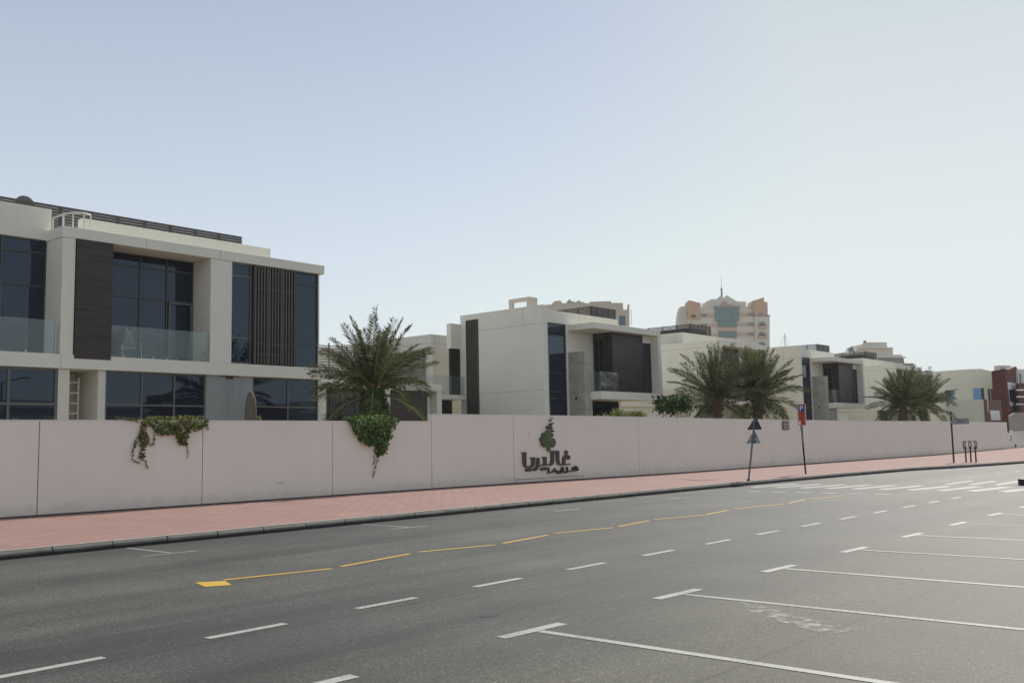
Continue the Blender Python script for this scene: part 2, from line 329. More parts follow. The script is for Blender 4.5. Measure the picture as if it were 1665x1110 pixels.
kerbm = mat('kerb_concrete', (0.25, 0.24, 0.205), 0.8, 0.3, 3, bump=0.4, bscale=40)
def _kerb():
    t = kerbm.node_tree; p = t.nodes['Principled BSDF']; L = t.links.new; src = p.inputs['Base Color'].links[0].from_socket
    g = t.nodes.new('ShaderNodeNewGeometry'); sx = t.nodes.new('ShaderNodeSeparateXYZ'); L(g.outputs['Position'], sx.inputs[0])
    n = t.nodes.new('ShaderNodeTexNoise'); n.inputs['Scale'].default_value = 2.2; n.inputs['Detail'].default_value = 5; L(g.outputs['Position'], n.inputs['Vector'])
    ma = t.nodes.new('ShaderNodeMath'); ma.operation = 'MULTIPLY_ADD'; ma.inputs[1].default_value = -0.05; L(n.outputs[0], ma.inputs[0]); L(sx.outputs[2], ma.inputs[2])
    c = t.nodes.new('ShaderNodeValToRGB'); e = c.color_ramp.elements; e[0].position = 0.025; e[0].color = (0.14, 0.14, 0.13, 1); e[1].position = 0.045; e[1].color = (1, 1, 1, 1)
    L(ma.outputs[0], c.inputs[0]); x = t.nodes.new('ShaderNodeMixRGB'); x.blend_type = 'MULTIPLY'; x.inputs[0].default_value = 1; L(src, x.inputs[1]); L(c.outputs[0], x.inputs[2])
    L(x.outputs[0], p.inputs['Base Color'])
_kerb()
kerbtop = mat('kerb_top_pale', (0.42, 0.39, 0.34), 0.85, 0.2, 4)  # paler colour for the top of the kerb than for its face

# ------------------------------------------------------------------ ground, road, pavement
def sheet(name, poly, z, m, kind='structure'):
    mb = MB(); n = len(poly); mb.add([(x, y, z) for x, y in poly], [tuple(range(n))])
    me_o = build(name, mb, m); me_o['kind'] = kind; return me_o
sheet('ground', [(-500, -600), (1100, -600), (1100, 1000), (-500, 1000)], -0.05, sand)
sheet('road', [(-150, -45), (420, -45), (420, 24), (-150, 24)], 0.0, asph)
kerb_line = [(-60, 15.9), (0, 15.9), (10, 15.92), (20, 16.02), (30, 15.95), (38, 15.65), (44.5, 15.2), (48, 14.35), (52, 13.65), (56, 13.1), (62, 12.7), (75, 12.5), (140, 12.4)]
KZ = 0.13
def offs(line, d):
    out = []
    for i, (x, y) in enumerate(line):
        a = Vector(line[max(i-1, 0)]); b = Vector(line[min(i+1, len(line)-1)]); t = (b - a).normalized()
        out.append((x - t.y * d, y + t.x * d))
    return out
inner = offs(kerb_line, 0.16)
sheet('pavement', inner + [(140, 60), (-60, 60)], KZ - 0.004, paving)
# garden soil behind the wall
sheet('garden_ground', [(-40, 23.75), (95, 23.75), (140, 24.4), (140, 60), (-40, 60)], KZ + 0.03, sand)
# kerb stones (one strip, real step, joints modelled)
mb = MB(); 
def lerp(line, s):
    for i in range(len(line)-1):
        a = Vector(line[i]); b = Vector(line[i+1]); L_ = (b-a).length
        if s <= L_: return a + (b-a) * (s / L_), (b-a).normalized()
        s -= L_
    return Vector(line[-1]), Vector((1, 0))
s = 50.0; 
while s < 190:
    ln = 0.995 if s < 130 else 1.98
    p0, t0 = lerp(kerb_line, s + 0.012); p1, t1 = lerp(kerb_line, s + ln - 0.004)
    n0 = Vector((-t0.y, t0.x)); n1 = Vector((-t1.y, t1.x)); dz = random.uniform(-0.004, 0.005); dy = random.uniform(-0.008, 0.008)
    vs = []
    for p, n in ((p0, n0), (p1, n1)):
        prof = [(dy, -0.02), (dy, 0.045), (dy + 0.0, 0.09 + dz), (dy + 0.025, KZ + dz), (0.16, KZ + dz), (0.16, -0.02)]
        vs += [(p.x + n.x * u, p.y + n.y * u, z) for u, z in prof]
    fs = [(i, (i+1) % 6, (i+1) % 6 + 6, i + 6) for i in range(6)] + [(0, 1, 2, 3, 4, 5), (11, 10, 9, 8, 7, 6)]
    mb.add(vs, fs); s += ln + 0.005
kb = build('kerb', mb, kerbm); kb['kind'] = 'structure'
mb = MB(); a = offs(kerb_line, 0.05); b = offs(kerb_line, 0.155)
for i in range(len(a)-1):
    mb.add([(a[i][0], a[i][1], KZ + .008), (a[i+1][0], a[i+1][1], KZ + .008), (b[i+1][0], b[i+1][1], KZ + .008), (b[i][0], b[i][1], KZ + .008)], [(0,1,2,3)])
o = build('kerb_top', mb, kerbtop); o['kind'] = 'structure'
# dark mortar behind the kerb joints
mb = MB(); a = offs(kerb_line, 0.03); b = offs(kerb_line, 0.155)
for i in range(len(a)-1):
    mb.add([(a[i][0], a[i][1], -0.02), (a[i+1][0], a[i+1][1], -0.02), (a[i+1][0], a[i+1][1], 0.10), (a[i][0], a[i][1], 0.10),
            (b[i][0], b[i][1], -0.02), (b[i+1][0], b[i+1][1], -0.02), (b[i+1][0], b[i+1][1], 0.10), (b[i][0], b[i][1], 0.10)],
           [(0,1,2,3),(3,2,6,7),(5,4,7,6)])
o = build('kerb_bedding', mb, jointm); o['kind'] = 'structure'
# gutter strip of blown sand / lighter concrete at the kerb foot
mb = MB(); a = kerb_line; b = offs(kerb_line, -0.075)
for i in range(1, len(a)-1):
    mb.add([(b[i][0], b[i][1], .003), (b[i+1][0], b[i+1][1], .003), (a[i+1][0], a[i+1][1], .003), (a[i][0], a[i][1], .003)], [(0,1,2,3)])
mbd = MB(); c2 = offs(kerb_line, -0.105)
for i in range(1, len(a)-1):
    mbd.add([(c2[i][0], c2[i][1], .0035), (c2[i+1][0], c2[i+1][1], .0035), (b[i+1][0], b[i+1][1], .0035), (b[i][0], b[i][1], .0035)], [(0,1,2,3)])
o = build('gutter_sand', mbd, mat('gutter_sand', (0.24, 0.225, 0.19), 0.9, 0.5, 5)); o['kind'] = 'structure'
o = build('gutter', mb, mat('gutter_tar', (0.022, 0.022, 0.020), 0.9, 0.4, 2)); o['kind'] = 'structure'

# ------------------------------------------------------------------ road markings
def quadm(mb, pts, z=0.004): mb.add([(x, y, z) for x, y in pts], [tuple(range(len(pts)))])
def strip(mb, p, q, wd, z=0.004):
    p = Vector(p); q = Vector(q); t = (q-p).normalized(); n = Vector((-t.y, t.x)) * wd / 2
    k = max(1, int((q-p).length / 0.5))
    quadm(mb, [tuple(p-n), tuple(q-n), tuple(q+n), tuple(p+n)], z)
def marking(name, mb, m, **k):
    o = build(name, mb, m); o['kind'] = 'structure'; return o
mb = MB()
for k in range(-2, 14):
    x = 3.02 + 1.768 * k; y = 7.86 if x > 5 else 7.78
    strip(mb, (x, y), (x + 0.84, y + 0.01), 0.105)
marking('lane_line', mb, whiteline)
mb = MB(); mb2 = MB()
for k in range(-3, 9):
    x = 6.76 + 2.455 * k
    strip(mb, (x - 0.44, 5.67), (x + 0.38, 5.64), 0.125)
    strip(mb2 if k % 2 else mb, (x - 0.02, 5.58), (x - 0.05, 0.2), 0.095)
marking('parking_bay_lines', mb, whiteline); marking('worn_parking_bay_lines', mb2, whiteworn)
mb = MB()
for k in range(-1, 4):
    x = 8.22 + 5.15 * k
    strip(mb, (x, 15.85), (x + 0.02, 14.46), 0.085); strip(mb, (x - 0.5, 14.41), (x + 0.45, 14.38), 0.085)
marking('kerbside_bay_lines', mb, whiteworn)
mb = MB()
zz = [((6.97,10.95),(8.44,10.64)), ((8.65,10.71),(10.22,11.0)), ((10.45,11.06),(11.85,10.71)), ((12.08,10.76),(13.54,10.98)), ((13.86,11.08),(15.3,10.8)),
      ((15.55,10.85),(16.92,11.04)), ((17.2,11.11),(18.7,10.78)), ((18.83,10.81),(20.2,11.0)), ((20.6,11.08),(22.6,10.76)), ((22.9,10.8),(24.3,11.0)), ((24.6,11.02),(26.2,10.78))]
for p, q in zz: strip(mb, p, q, 0.085)
quadm(mb, [(6.50,10.62), (6.77,10.46), (6.93,10.86), (6.63,11.06)])
marking('yellow_zigzag_line', mb, yellowl)
mb = MB()
for k in range(10):
    y = 15.2 - 0.845 * k
    quadm(mb, [(29.3, y - 0.25), (32.0, y - 0.62), (32.2, y - 0.22), (29.7, y + 0.16)])
for k in range(6):
    y = 14.2 - .0 - 0.78 * k
    quadm(mb, [(27.15, y), (27.4, y - 0.02), (27.4, y - 0.5), (27.15, y - 0.48)])
for x in (35.5, 38.2, 41.9, 44.8, 48): quadm(mb, [(x - 0.25, 10.78), (x + 0.3, 10.74), (x + 0.35, 10.9), (x - 0.2, 10.95)])
for k in range(4):
    y = 10.2 - 0.75 * k
    quadm(mb, [(32.9, y - 0.2), (35.6, y - 0.25), (36.0, y + 0.05), (33.3, y + 0.1)])
marking('pedestrian_crossing', mb, crossw)
# worn sand-coloured patch scuffed on the parking bay
def patchmat():
    m = mat('scuffed_patch', (0.33, 0.315, 0.27), 0.64, spec=0.5); t = m.node_tree; p = t.nodes['Principled BSDF']; L = t.links.new
    g = t.nodes.new('ShaderNodeNewGeometry'); n = t.nodes.new('ShaderNodeTexNoise'); n.inputs['Scale'].default_value = 7; n.inputs['Detail'].default_value = 8; n.inputs['Roughness'].default_value = 0.75
    L(g.outputs['Position'], n.inputs['Vector']); c = t.nodes.new('ShaderNodeValToRGB'); c.color_ramp.elements[0].position = 0.44; c.color_ramp.elements[1].position = 0.64
    L(n.outputs[0], c.inputs[0]); L(c.outputs[0], p.inputs['Alpha']); return m
pm = patchmat()
def blotch(px):
    return [onG(x, y) for x, y in px]
mb = MB(); quadm(mb, blotch([(1200,978),(1235,982),(1290,1001),(1345,1010),(1385,1018),(1392,1024),(1350,1032),(1300,1020),(1250,1005),(1215,992)]), 0.003)
marking('scuffed_patch', mb, pm)
mb = MB(); quadm(mb, blotch([(778,1000),(795,996),(812,999),(800,1003),(783,1003)]), 0.003)
marking('oil_stain', mb, mat('oil_stain', (0.018, 0.018, 0.018), 0.5))

# drain cover frame in the pavement
dc = thing('drain_cover', 'thin dark drain cover outline in red paving near the leaning sign pole', 'drain cover', (31.3, 18.1, KZ))
mb = MB()
P = [onG(1112, 779, KZ), onG(1140, 781, KZ), onG(1168, 779, KZ)]
Q = (P[0][0] + P[2][0] - P[1][0], P[0][1] + P[2][1] - P[1][1])
for a_, b_ in ((P[0], P[1]), (P[1], P[2])):
    strip(mb, a_, b_, 0.09, KZ + 0.006)
build('cover_frame', mb, jointm, dc)

# ------------------------------------------------------------------ boundary wall
WT = 0.20
wall_pts = [(-4.0, 23.62), (9.99, 23.60), (14.24, 23.46), (18.63, 23.46), (22.75, 23.38), (26.8, 23.25), (34.25, 22.74), (37.75, 22.5), (46.1, 22.5), (58.0, 22.35), (73.25, 22.2), (95.3, 23.6)]
tops = [2.40, 2.40, 2.40, 2.40, 2.40, 2.63, 2.60, 2.56, 2.52, 2.49, 2.49, 2.50]     # top height at each joint
bw = thing('boundary_wall', 'long low pale pink rendered wall running along the red pavement', 'wall', (14.24, 23.5, KZ))
def wall_seg(i, gap):
    a = Vector(wall_pts[i]); b = Vector(wall_pts[i+1]); t = (b-a).normalized(); n = Vector((-t.y, t.x))
    a = a + t * gap; b = b - t * gap
    za = tops[i]; zb = tops[i+1]
    if i == 4: za = zb = 2.64
    if i == 5: za = 2.64
    def box(mb, d0, d1, z0a, z0b, z1a, z1b, e=0.0):
        A = a - t*e; B = b + t*e
        mb.add([(A.x+n.x*d0, A.y+n.y*d0, z0a), (B.x+n.x*d0, B.y+n.y*d0, z0b), (B.x+n.x*d1, B.y+n.y*d1, z0b), (A.x+n.x*d1, A.y+n.y*d1, z0a),
                (A.x+n.x*d0, A.y+n.y*d0, z1a), (B.x+n.x*d0, B.y+n.y*d0, z1b), (B.x+n.x*d1, B.y+n.y*d1, z1b), (A.x+n.x*d1, A.y+n.y*d1, z1a)],
               [(0,3,2,1),(4,5,6,7),(0,1,5,4),(1,2,6,5),(2,3,7,6),(3,0,4,7)])
    m1 = MB(); box(m1, 0, WT, KZ + 0.035, KZ + 0.035, za - 0.035, zb - 0.035)
    build('wall_panel', m1, pinkwall, bw)
    m2 = MB(); box(m2, -0.006, WT + 0.01, za - 0.032, zb - 0.032, za, zb); build('coping', m2, capm, bw)
    m3 = MB(); box(m3, 0.022, WT - 0.02, KZ - 0.05, KZ - 0.05, KZ + 0.06, KZ + 0.06, gap)
    return m3
for i in range(len(wall_pts)-1):
    m3 = wall_seg(i, 0.012 if i < 6 else 0.006); build('plinth_gap', m3, jointm, bw)
    x, y = wall_pts[i+1]
    if i < len(wall_pts)-2:
        boxp('joint_filler', jointm if i < 6 else jointl, bw, (x - 0.02, x + 0.02, y + 0.035, y + WT - 0.02, KZ, tops[i+1] - (0.04 if i != 3 else 0.04)))
# stepped low end and gate pier at the far right
boxp('end_pier', pinkwall, bw, (95.4, 97.6, 23.62, 23.85, KZ, 1.55))
boxp('letter_slot', jointm, bw, (96.3, 96.5, 23.605, 23.63, 0.8, 1.3))

for pts in ([(449,786),(455,784),(461,784.5)], [(860,702),(861,708)], [(1121,757),(1122,760)], [(1500,706),(1502,708)]):
    q = []
    for px, py in pts:
        for i in range(len(wall_pts)-1):
            (xa, ya), (xb, yb) = wall_pts[i], wall_pts[i+1]; r = ray(px, py); m_ = (yb-ya)/(xb-xa); k = (ya - m_*xa)/(r.y - m_*r.x)
            if xa <= r.x*k <= xb: q.append((r.x*k, r.y*k + 0.002, r.z*k + H)); break
    if len(q) > 1: mbs = MB(); mbs.tube(q, 0.010, 4); build('scuff_mark', mbs, jointl, bw)

# ------------------------------------------------------------------ logo sign on the wall
lg = thing('wall_logo_sign', 'brown Arabic lettering under a green tree emblem fixed to the pink wall', 'sign', (28.0, 23.2, 0.5))
def lx(u, v, d):
    px = 840 + u / 10.09; py = 675 + v / 10.09
    X, Z = onY(px, py, 23.13)
    Yw = 23.25 + (X - 26.8) * (22.74 - 23.25) / (34.25 - 26.8)
    r = ray(px, py)
    # intersect the skewed wall plane  y = 23.25 - 0.06846 (x - 26.8)
    k = (23.25 + 0.06846 * 26.8) / (r.y + 0.06846 * r.x)
    return (r.x * k, r.y * k - 0.012 - d, r.z * k + H)
def circ(cx, cy, rx, ry=None, n=28): 
    ry = ry or rx; return [(cx + rx*math.cos(2*math.pi*i/n), cy + ry*math.sin(2*math.pi*i/n)) for i in range(n)]
dd = [0.030]
def lp(mb, poly):
    dd[0] += 0.0012; mb.prism(poly, lx, 0.0, dd[0])
def stroke(mb, pts, wds):
    """thick polyline -> polygon"""
    Lf = []; Rt = []
    for i, (x, y) in enumerate(pts):
        a = Vector(pts[max(i-1,0)]); b = Vector(pts[min(i+1, len(pts)-1)]); t = (b-a).normalized(); n = Vector((-t.y, t.x)); w_ = wds[i] if isinstance(wds, (list,tuple)) else wds
        Lf.append((x + n.x*w_/2, y + n.y*w_/2)); Rt.append((x - n.x*w_/2, y - n.y*w_/2))
    lp(mb, Lf + Rt[::-1])
wd = MB()
lp(wd, circ(804, 606, 31))                                                        # dot of the first letter
lp(wd, circ(838, 690, 33, 36))                                                    # its head
stroke(wd, [(845,662),(815,650),(785,662),(768,700),(765,750),(762,815)], [14,26,40,50,54,46])
lp(wd, [(745,795),(875,790),(872,806),(745,818)])
lp(wd, [(612,580),(688,580),(690,740),(700,790),(735,800),(770,800),(765,818),(700,820),(655,800),(638,750),(628,596),(612,592)])   # alif
lp(wd, [(510,580),(640,580),(618,594),(606,596),(604,740),(596,790),(560,822),(470,824),(470,806),(520,800),(540,780),(548,740),(550,598),(528,594)])   # lam
lp(wd, [(405,680),(480,678),(482,800),(470,824),(362,832),(362,812),(410,806),(428,790),(428,700),(408,694)])           # ya tooth
stroke(wd, [(298,712),(340,706),(344,760),(335,830),(312,872),(285,898),(262,900)], [16,46,50,52,46,32,16])            # ra
lp(wd, [(208,690),(292,686),(292,780),(280,830),(252,852),(205,858),(130,858),(150,834),(215,828),(234,800),(234,706),(212,702)])  # ya
lp(wd, [(66,606),(146,600),(146,790),(152,826),(165,838),(165,858),(135,858),(100,826),(90,770),(86,622),(66,618)])    # final alif
for c in ((160,895),(208,890),(405,878),(452,874)): lp(wd, circ(c[0], c[1], 29, 27))
stroke(wd, [(215,872),(258,884),(300,860)], 18)
build('large_lettering', wd, logob, lg)
sm = MB()
def sline(p, q, w_=13): stroke(sm, [p, q], w_)
for p, q, w_ in [((505,850),(520,935),20),((487,940),(560,936),12),((600,890),(560,938),16),((595,880),(640,905),14),((640,905),(655,950),12),((655,950),(600,900),10),
                 ((640,905),(700,930),12),((700,930),(715,880),14),((715,862),(745,850),16),((745,845),(748,930),22),((700,932),(750,926),12),
                 ((812,842),(818,925),18),((775,940),(820,925),16),((775,945),(770,915),12),((815,912),(900,908),13),((905,845),(908,910),13),((900,910),(955,905),13),
                 ((925,880),(985,870),14),((980,850),(985,905),18),((940,850),(975,845),16),((955,890),(960,860),18)]:
    sline(p, q, w_)
for c in ((680,945,7),(700,942,7),(940,836,7),(960,834,7),(612,868,7)): lp(sm, circ(*c))
build('small_lettering', sm, blackm, lg)
tr = MB(); tg = MB(); tl = MB()
for c in ((447,440,60,84),(553,448,62,80)): lp(tg, circ(*c))
lp(tg, circ(435,330,38,48))
lp(tl, circ(500,300,46,58)); lp(tl, circ(505,380,40,52))
lp(tl, [(490,470),(526,480),(524,590),(492,590)])
for c in ((385,395,20,32),(548,325,26,32),(490,196,20,24),(533,208,27,30),(568,258,17,17),(537,155,17,18),(563,132,15,11),(533,82,16,12),(558,47,11,7)):
    tr = MB(); lp(tr, circ(*c)); build('emblem_berry', tr, logob, lg)
build('emblem_crown', tg, logog, lg); build('emblem_leaves', tl, logog2, lg)
# service flap outline below the logo
mb = MB()
def onW(px, py): u = (px-840)*10.09; v = (py-675)*10.09; return lx(u, v, -0.006)
for a_, b_ in (((838,779.5),(947,772.5)), ((947,772.5),(948,776))):
    A = Vector(onW(*a_)); B = Vector(onW(*b_)); mb.tube([A, B], 0.010, 4)
build('flap_outline', mb, jointl, bw)

# dark notice plate on the wall
npz = thing('notice_plate', 'small square dark plate with pale writing on the wall beside the parking sign', 'plate', (49.0, 22.4, 1.9))
r0 = onY(1272.5, 684, 22.44); r1 = onY(1283, 698.5, 22.44)
boxp('plate', signdark, npz, (r0[0], r1[0], 22.42, 22.45, r1[1], r0[1]))
mb = MB()
for k in range(5):
    z = r0[1] - (r0[1]-r1[1]) * (0.17 + 0.165*k); x = r0[0] + 0.05
    while x < r1[0] - 0.07:
        l = random.uniform(0.03, 0.09); mb.box(x, min(x+l, r1[0]-0.04), 22.412, 22.418, z-0.011, z+0.011); x += l + 0.022
build('writing', mb, whitep, npz)

# ------------------------------------------------------------------ signs on poles
def text_mesh(name, s, size, matr, parent, m, depth=0.004):
    cu = bpy.data.curves.new(name, 'FONT'); cu.body = s; cu.size = size; cu.extrude = depth; cu.align_x = 'CENTER'; cu.align_y = 'CENTER'
    to = bpy.data.objects.new(name, cu); me = bpy.data.meshes.new_from_object(to); bpy.data.objects.remove(to)
    me.transform(Matrix.Translation(-ORG[parent]) @ matr); me.name = name; me.materials.append(m)
    o = bpy.data.objects.new(name, me); sc.collection.objects.link(o); o.parent = parent; return o
TS = thing('triangle_sign_pole', 'leaning pole with two triangular sign backs, upper dark and lower pale grey', 'road sign', (31.32, 16.24, KZ))
def tp(z): return 31.32 + (z - KZ) * 0.30
mb = MB(); mb.tube([(31.32, 16.24, KZ), (tp(2.3), 16.22, 2.30)], 0.033, 10); build('pole', mb, alumL, TS)
mb = MB(); mb.tube([(31.32, 16.24, KZ), (31.33, 16.24, KZ + 0.03)], 0.07, 12); build('base_plate', mb, jointm, TS)
def tri(z0, z1, wdt, y0, m, name):
    mb = MB(); tt = MB()
    def fn(u, v, d): return (tp(v) + 0.045 + d, 16.22 + u, v)
    pts = [(-wdt/2, z0), (wdt/2, z0), (0.0, z1)]
    def rnd(pts, r=0.03):
        out = []
        for i in range(3):
            p = Vector(pts[i]); a = (Vector(pts[i-1])-p).normalized(); b = (Vector(pts[(i+1)%3])-p).normalized()
            out += [tuple(p + a*r), tuple(p + (a+b)*r*0.35), tuple(p + b*r)]
        return out
    mb.prism(rnd(pts), fn, 0, 0.012); return build(name, mb, m, TS, bevel=0.003)
tri(1.915, 2.40, 0.60, 0, signdark, 'upper_sign_back')['label'] = 'dark backed upper triangle'
s2 = tri(1.42, 1.90, 0.60, 0, reflectp, 'lower_sign_back'); s2['label'] = 'pale grey backed lower triangle'
for z in (2.02, 2.2, 1.52, 1.7):
    boxp('sign_clamp', alumL, TS, (tp(z) - 0.045, tp(z) + 0.046, 16.12, 16.32, z - 0.015, z + 0.015))

PS = thing('parking_sign', 'tall narrow red parking sign with a blue square P on a dark pole', 'parking sign', (37.41, 16.85, KZ))
mb = MB(); mb.tube([(37.41, 16.85, KZ), (37.10, 16.84, 2.90)], 0.035, 10); build('pole', mb, blackm, PS)
px_ = 37.06
boxp('sign_panel', redp, PS, (px_, px_ + 0.03, 16.60, 16.885, 2.08, 2.93))
boxp('panel_edge', pinkp, PS, (px_ - 0.002, px_ + 0.032, 16.886, 16.925, 2.08, 2.96), (px_ - 0.002, px_ + 0.032, 16.565, 16.599, 2.2, 2.94))
boxp('blue_square', bluesign, PS, (px_ - 0.006, px_ - 0.001, 16.63, 16.86, 2.62, 2.88))
rot = Matrix(((0, 0, -1, 0), (-1, 0, 0, 0), (0, 1, 0, 0), (0, 0, 0, 1)))
text_mesh('letter', 'P', 0.30, Matrix.Translation((px_ - 0.010, 16.745, 2.75)) @ rot, PS, whitep)
for k in range(5):
    zt = 2.52 - 0.075*k
    mb = MB(); y = 16.86
    while y > 16.66:
        l = random.uniform(0.02, 0.05); mb.box(px_ - 0.004, px_ - 0.001, y - l, y, zt - 0.012, zt + 0.012); y -= l + 0.015
    build('small_print', mb, mat('print_dark_red', (0.30, 0.03, 0.015), 0.5) if k == 0 else MATS['print_dark_red'], PS)
boxp('sticker', whitep, PS, (px_ - 0.005, px_ - 0.001, 16.80, 16.87, 2.10, 2.27))
boxp('code_strip', reflectp, PS, (37.10, 37.12, 16.74, 16.81, 1.42, 2.06))
mb = MB()
for k in range(9): mb.box(37.094, 37.099, 16.75, 16.80, 1.48 + 0.062*k, 1.51 + 0.062*k)
build('pole_code', mb, blackm, PS)

NS = thing('street_name_sign', 'thin black pole with a grey street name board and a small square number plate', 'street sign', (52.45, 15.61, KZ))
mb = MB(); mb.tube([(52.45, 15.61, KZ), (52.42, 15.6, 2.75)], 0.045, 10); build('pole', mb, blackm, NS)
# board sticks out towards the road, its face to the oncoming traffic
nx_ = 52.36
boxp('name_board', reflectp, NS, (nx_, nx_ + 0.03, 14.74, 15.54, 2.10, 2.37))
boxp('board_frame', alum, NS, (nx_ - 0.01, nx_ - 0.001, 14.74, 15.54, 2.345, 2.37), (nx_ - 0.01, nx_ - 0.001, 14.74, 15.54, 2.10, 2.125), (nx_ - 0.01, nx_ - 0.001, 14.74, 14.765, 2.126, 2.344), (nx_ - 0.01, nx_ - 0.001, 15.27, 15.295, 2.126, 2.344))
rotf = Matrix(((0, 0, -1, 0), (-1, 0, 0, 0), (0, 1, 0, 0), (0, 0, 0, 1)))
text_mesh('street_number', '44', 0.20, Matrix.Translation((nx_ - 0.006, 15.13, 2.225)) @ rotf, NS, blackm)
text_mesh('street_text', 'St', 0.15, Matrix.Translation((nx_ - 0.006, 14.90, 2.24)) @ rotf, NS, blackm)
boxp('number_plate', reflectp, NS, (nx_, nx_ + 0.03, 15.40, 15.54, 2.44, 2.70))
boxp('pole_bracket', steel, NS, (52.38, 52.50, 15.55, 15.66, 2.16, 2.26), (52.38, 52.50, 15.55, 15.66, 2.5, 2.58))

BR = thing('cycle_rack', 'group of three brown iron posts with curled ornamental heads standing at the kerb', 'rack', (*onG(1578, 751, KZ), KZ))
bx, by = onG(1571, 751.5, KZ)
for k in range(3):
    x = bx; yk = by - 0.24*k; mb = MB(); mb.tube([(x, yk, KZ), (x, yk, 0.95)], 0.04, 8); build('post', mb, brownpost, BR)
    mb = MB()
    sgn = (-1, 0, 1)[k]
    if sgn:
        for q in (-0.045, 0.045):
            mb.tube([(x, yk - q, 0.84), (x, yk - q - sgn*0.045, 0.95), (x, yk - q - sgn*0.045, 1.10), (x, yk - q, 1.22)], 0.026, 6)
    else:
        mb.tube([(x, yk + 0.06*math.cos(t_*math.pi/6), 1.03 + 0.18*math.sin(t_*math.pi/6)) for t_ in range(13)], 0.024, 6)
    mb.box(x - 0.02, x + 0.02, yk - 0.08, yk + 0.08, 0.82, 0.86); mb.box(x - 0.02, x + 0.02, yk - 0.08, yk + 0.08, 1.20, 1.23)
    build('curled_head', mb, brownpost, BR)

# traffic island nose at the frame's right edge
ix, iy = onG(1667, 789)
TI = thing('traffic_island', 'black painted rounded end of a low traffic island by the crossing', 'traffic island', (ix + 0.5, iy, 0))
mb = MB(); pts = [(ix + 0.18 - 0.18*math.cos(a*math.pi/10 - math.pi/2 + math.pi/2)*1.0, iy) for a in range(1)]
poly = [(ix + 0.25 + 0.25*math.cos(math.pi/2 + math.pi*a/10), iy + 0.25*math.sin(math.pi/2 + math.pi*a/10)) for a in range(11)]
mb.prism(poly, lambda u, v, d: (u, v, d), 0.0, 0.20); build('island_nose', mb, blackm, TI, bevel=0.02)
boxp('island_body', kerbm, TI, (ix + 0.25, ix + 5, iy - 0.25, iy + 0.25, 0.0, 0.17))

# ------------------------------------------------------------------ villa near left (1)
Y1 = 30.0; YR = 31.15
def X1(px, py=500, Y=Y1): return onY(px, py, Y)[0]
def Z1(px, py, Y=Y1): return onY(px, py, Y)[1]
V1 = thing('villa', 'nearest white villa at the left with glass balconies and slatted window screens', 'villa', (16, 30, KZ), 'villas behind the boundary wall')
xs, xe = 13.22, 23.44
S0, S1 = 4.19, 4.63      # floor slab
RT, RB = 8.67, 8.32      # roof slab
boxp('frame_wall', white, V1,
     (xs, xe, Y1, 40, RB, RT),
     (13.25, 13.66, Y1 + 0.03, YR + 0.3, S1 + 0.001, RB - 0.001),
     (18.46, 19.32, Y1 + 0.03, YR + 0.35, S1 + 0.001, RB - 0.001),
     (13.30, xe, Y1, YR + 0.4, S0, S1),
     (6.0, 13.297, Y1 + 0.02, YR + 0.4, S0 - 0.003, S1 - 0.004),
     bevel=0.012)
boxp('upper_wall', white, V1, (6.0, 13.36, YR, 38, 8.36, 9.40), bevel=0.012)
boxp('parapet', white, V1, (X1(133, 360, 32.6), X1(440, 410, 32.6), 32.6, 32.9, 8.675, Z1(440, 404.5, 32.6)), bevel=0.012)
# ground floor masonry
boxp('ground_wall', whiteB, V1,
     (13.27, 13.62, Y1 + 0.12, YR + .6, KZ, S0 - 0.002), (X1(162, 640), X1(174, 640), Y1 + 0.12, YR + .6, KZ, S0 - 0.002),
     (13.62, X1(162,640), YR + 0.6, YR + 0.8, KZ, S0 - 0.002), (13.27, 14.8, YR + .61, 34, KZ, S0 - 0.003))
boxp('stained_panel', concp, V1, (X1(338, 640), X1(414, 640), Y1 + 0.12, Y1 + 0.6, KZ, S0 - 0.002))
# dark cores so no daylight passes through
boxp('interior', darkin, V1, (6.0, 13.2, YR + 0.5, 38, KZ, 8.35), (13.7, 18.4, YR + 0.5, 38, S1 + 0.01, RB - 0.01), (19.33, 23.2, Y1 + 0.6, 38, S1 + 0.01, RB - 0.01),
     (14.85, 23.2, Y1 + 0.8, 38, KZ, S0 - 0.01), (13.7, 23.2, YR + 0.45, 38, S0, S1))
boxp('timber_panel', wood, V1, (13.68, X1(182), Y1 - 0.01, Y1 + 0.16, S1 - 0.12, RB - 0.002))
# panel joints on the fascia
boxp('fascia_joint', jointl, V1, *[(x, x + 0.012, Y1 - 0.002, Y1 + 0.02, RB + 0.005, RT - 0.005) for x in (X1(358, 410), 16.0)],
     (X1(288, 380, 32.6), X1(288, 380, 32.6) + 0.012, 32.597, 32.62, 8.68, 9.2), (X1(436, 410, 32.6), X1(436, 410, 32.6) + 0.012, 32.597, 32.62, 8.68, 9.15))

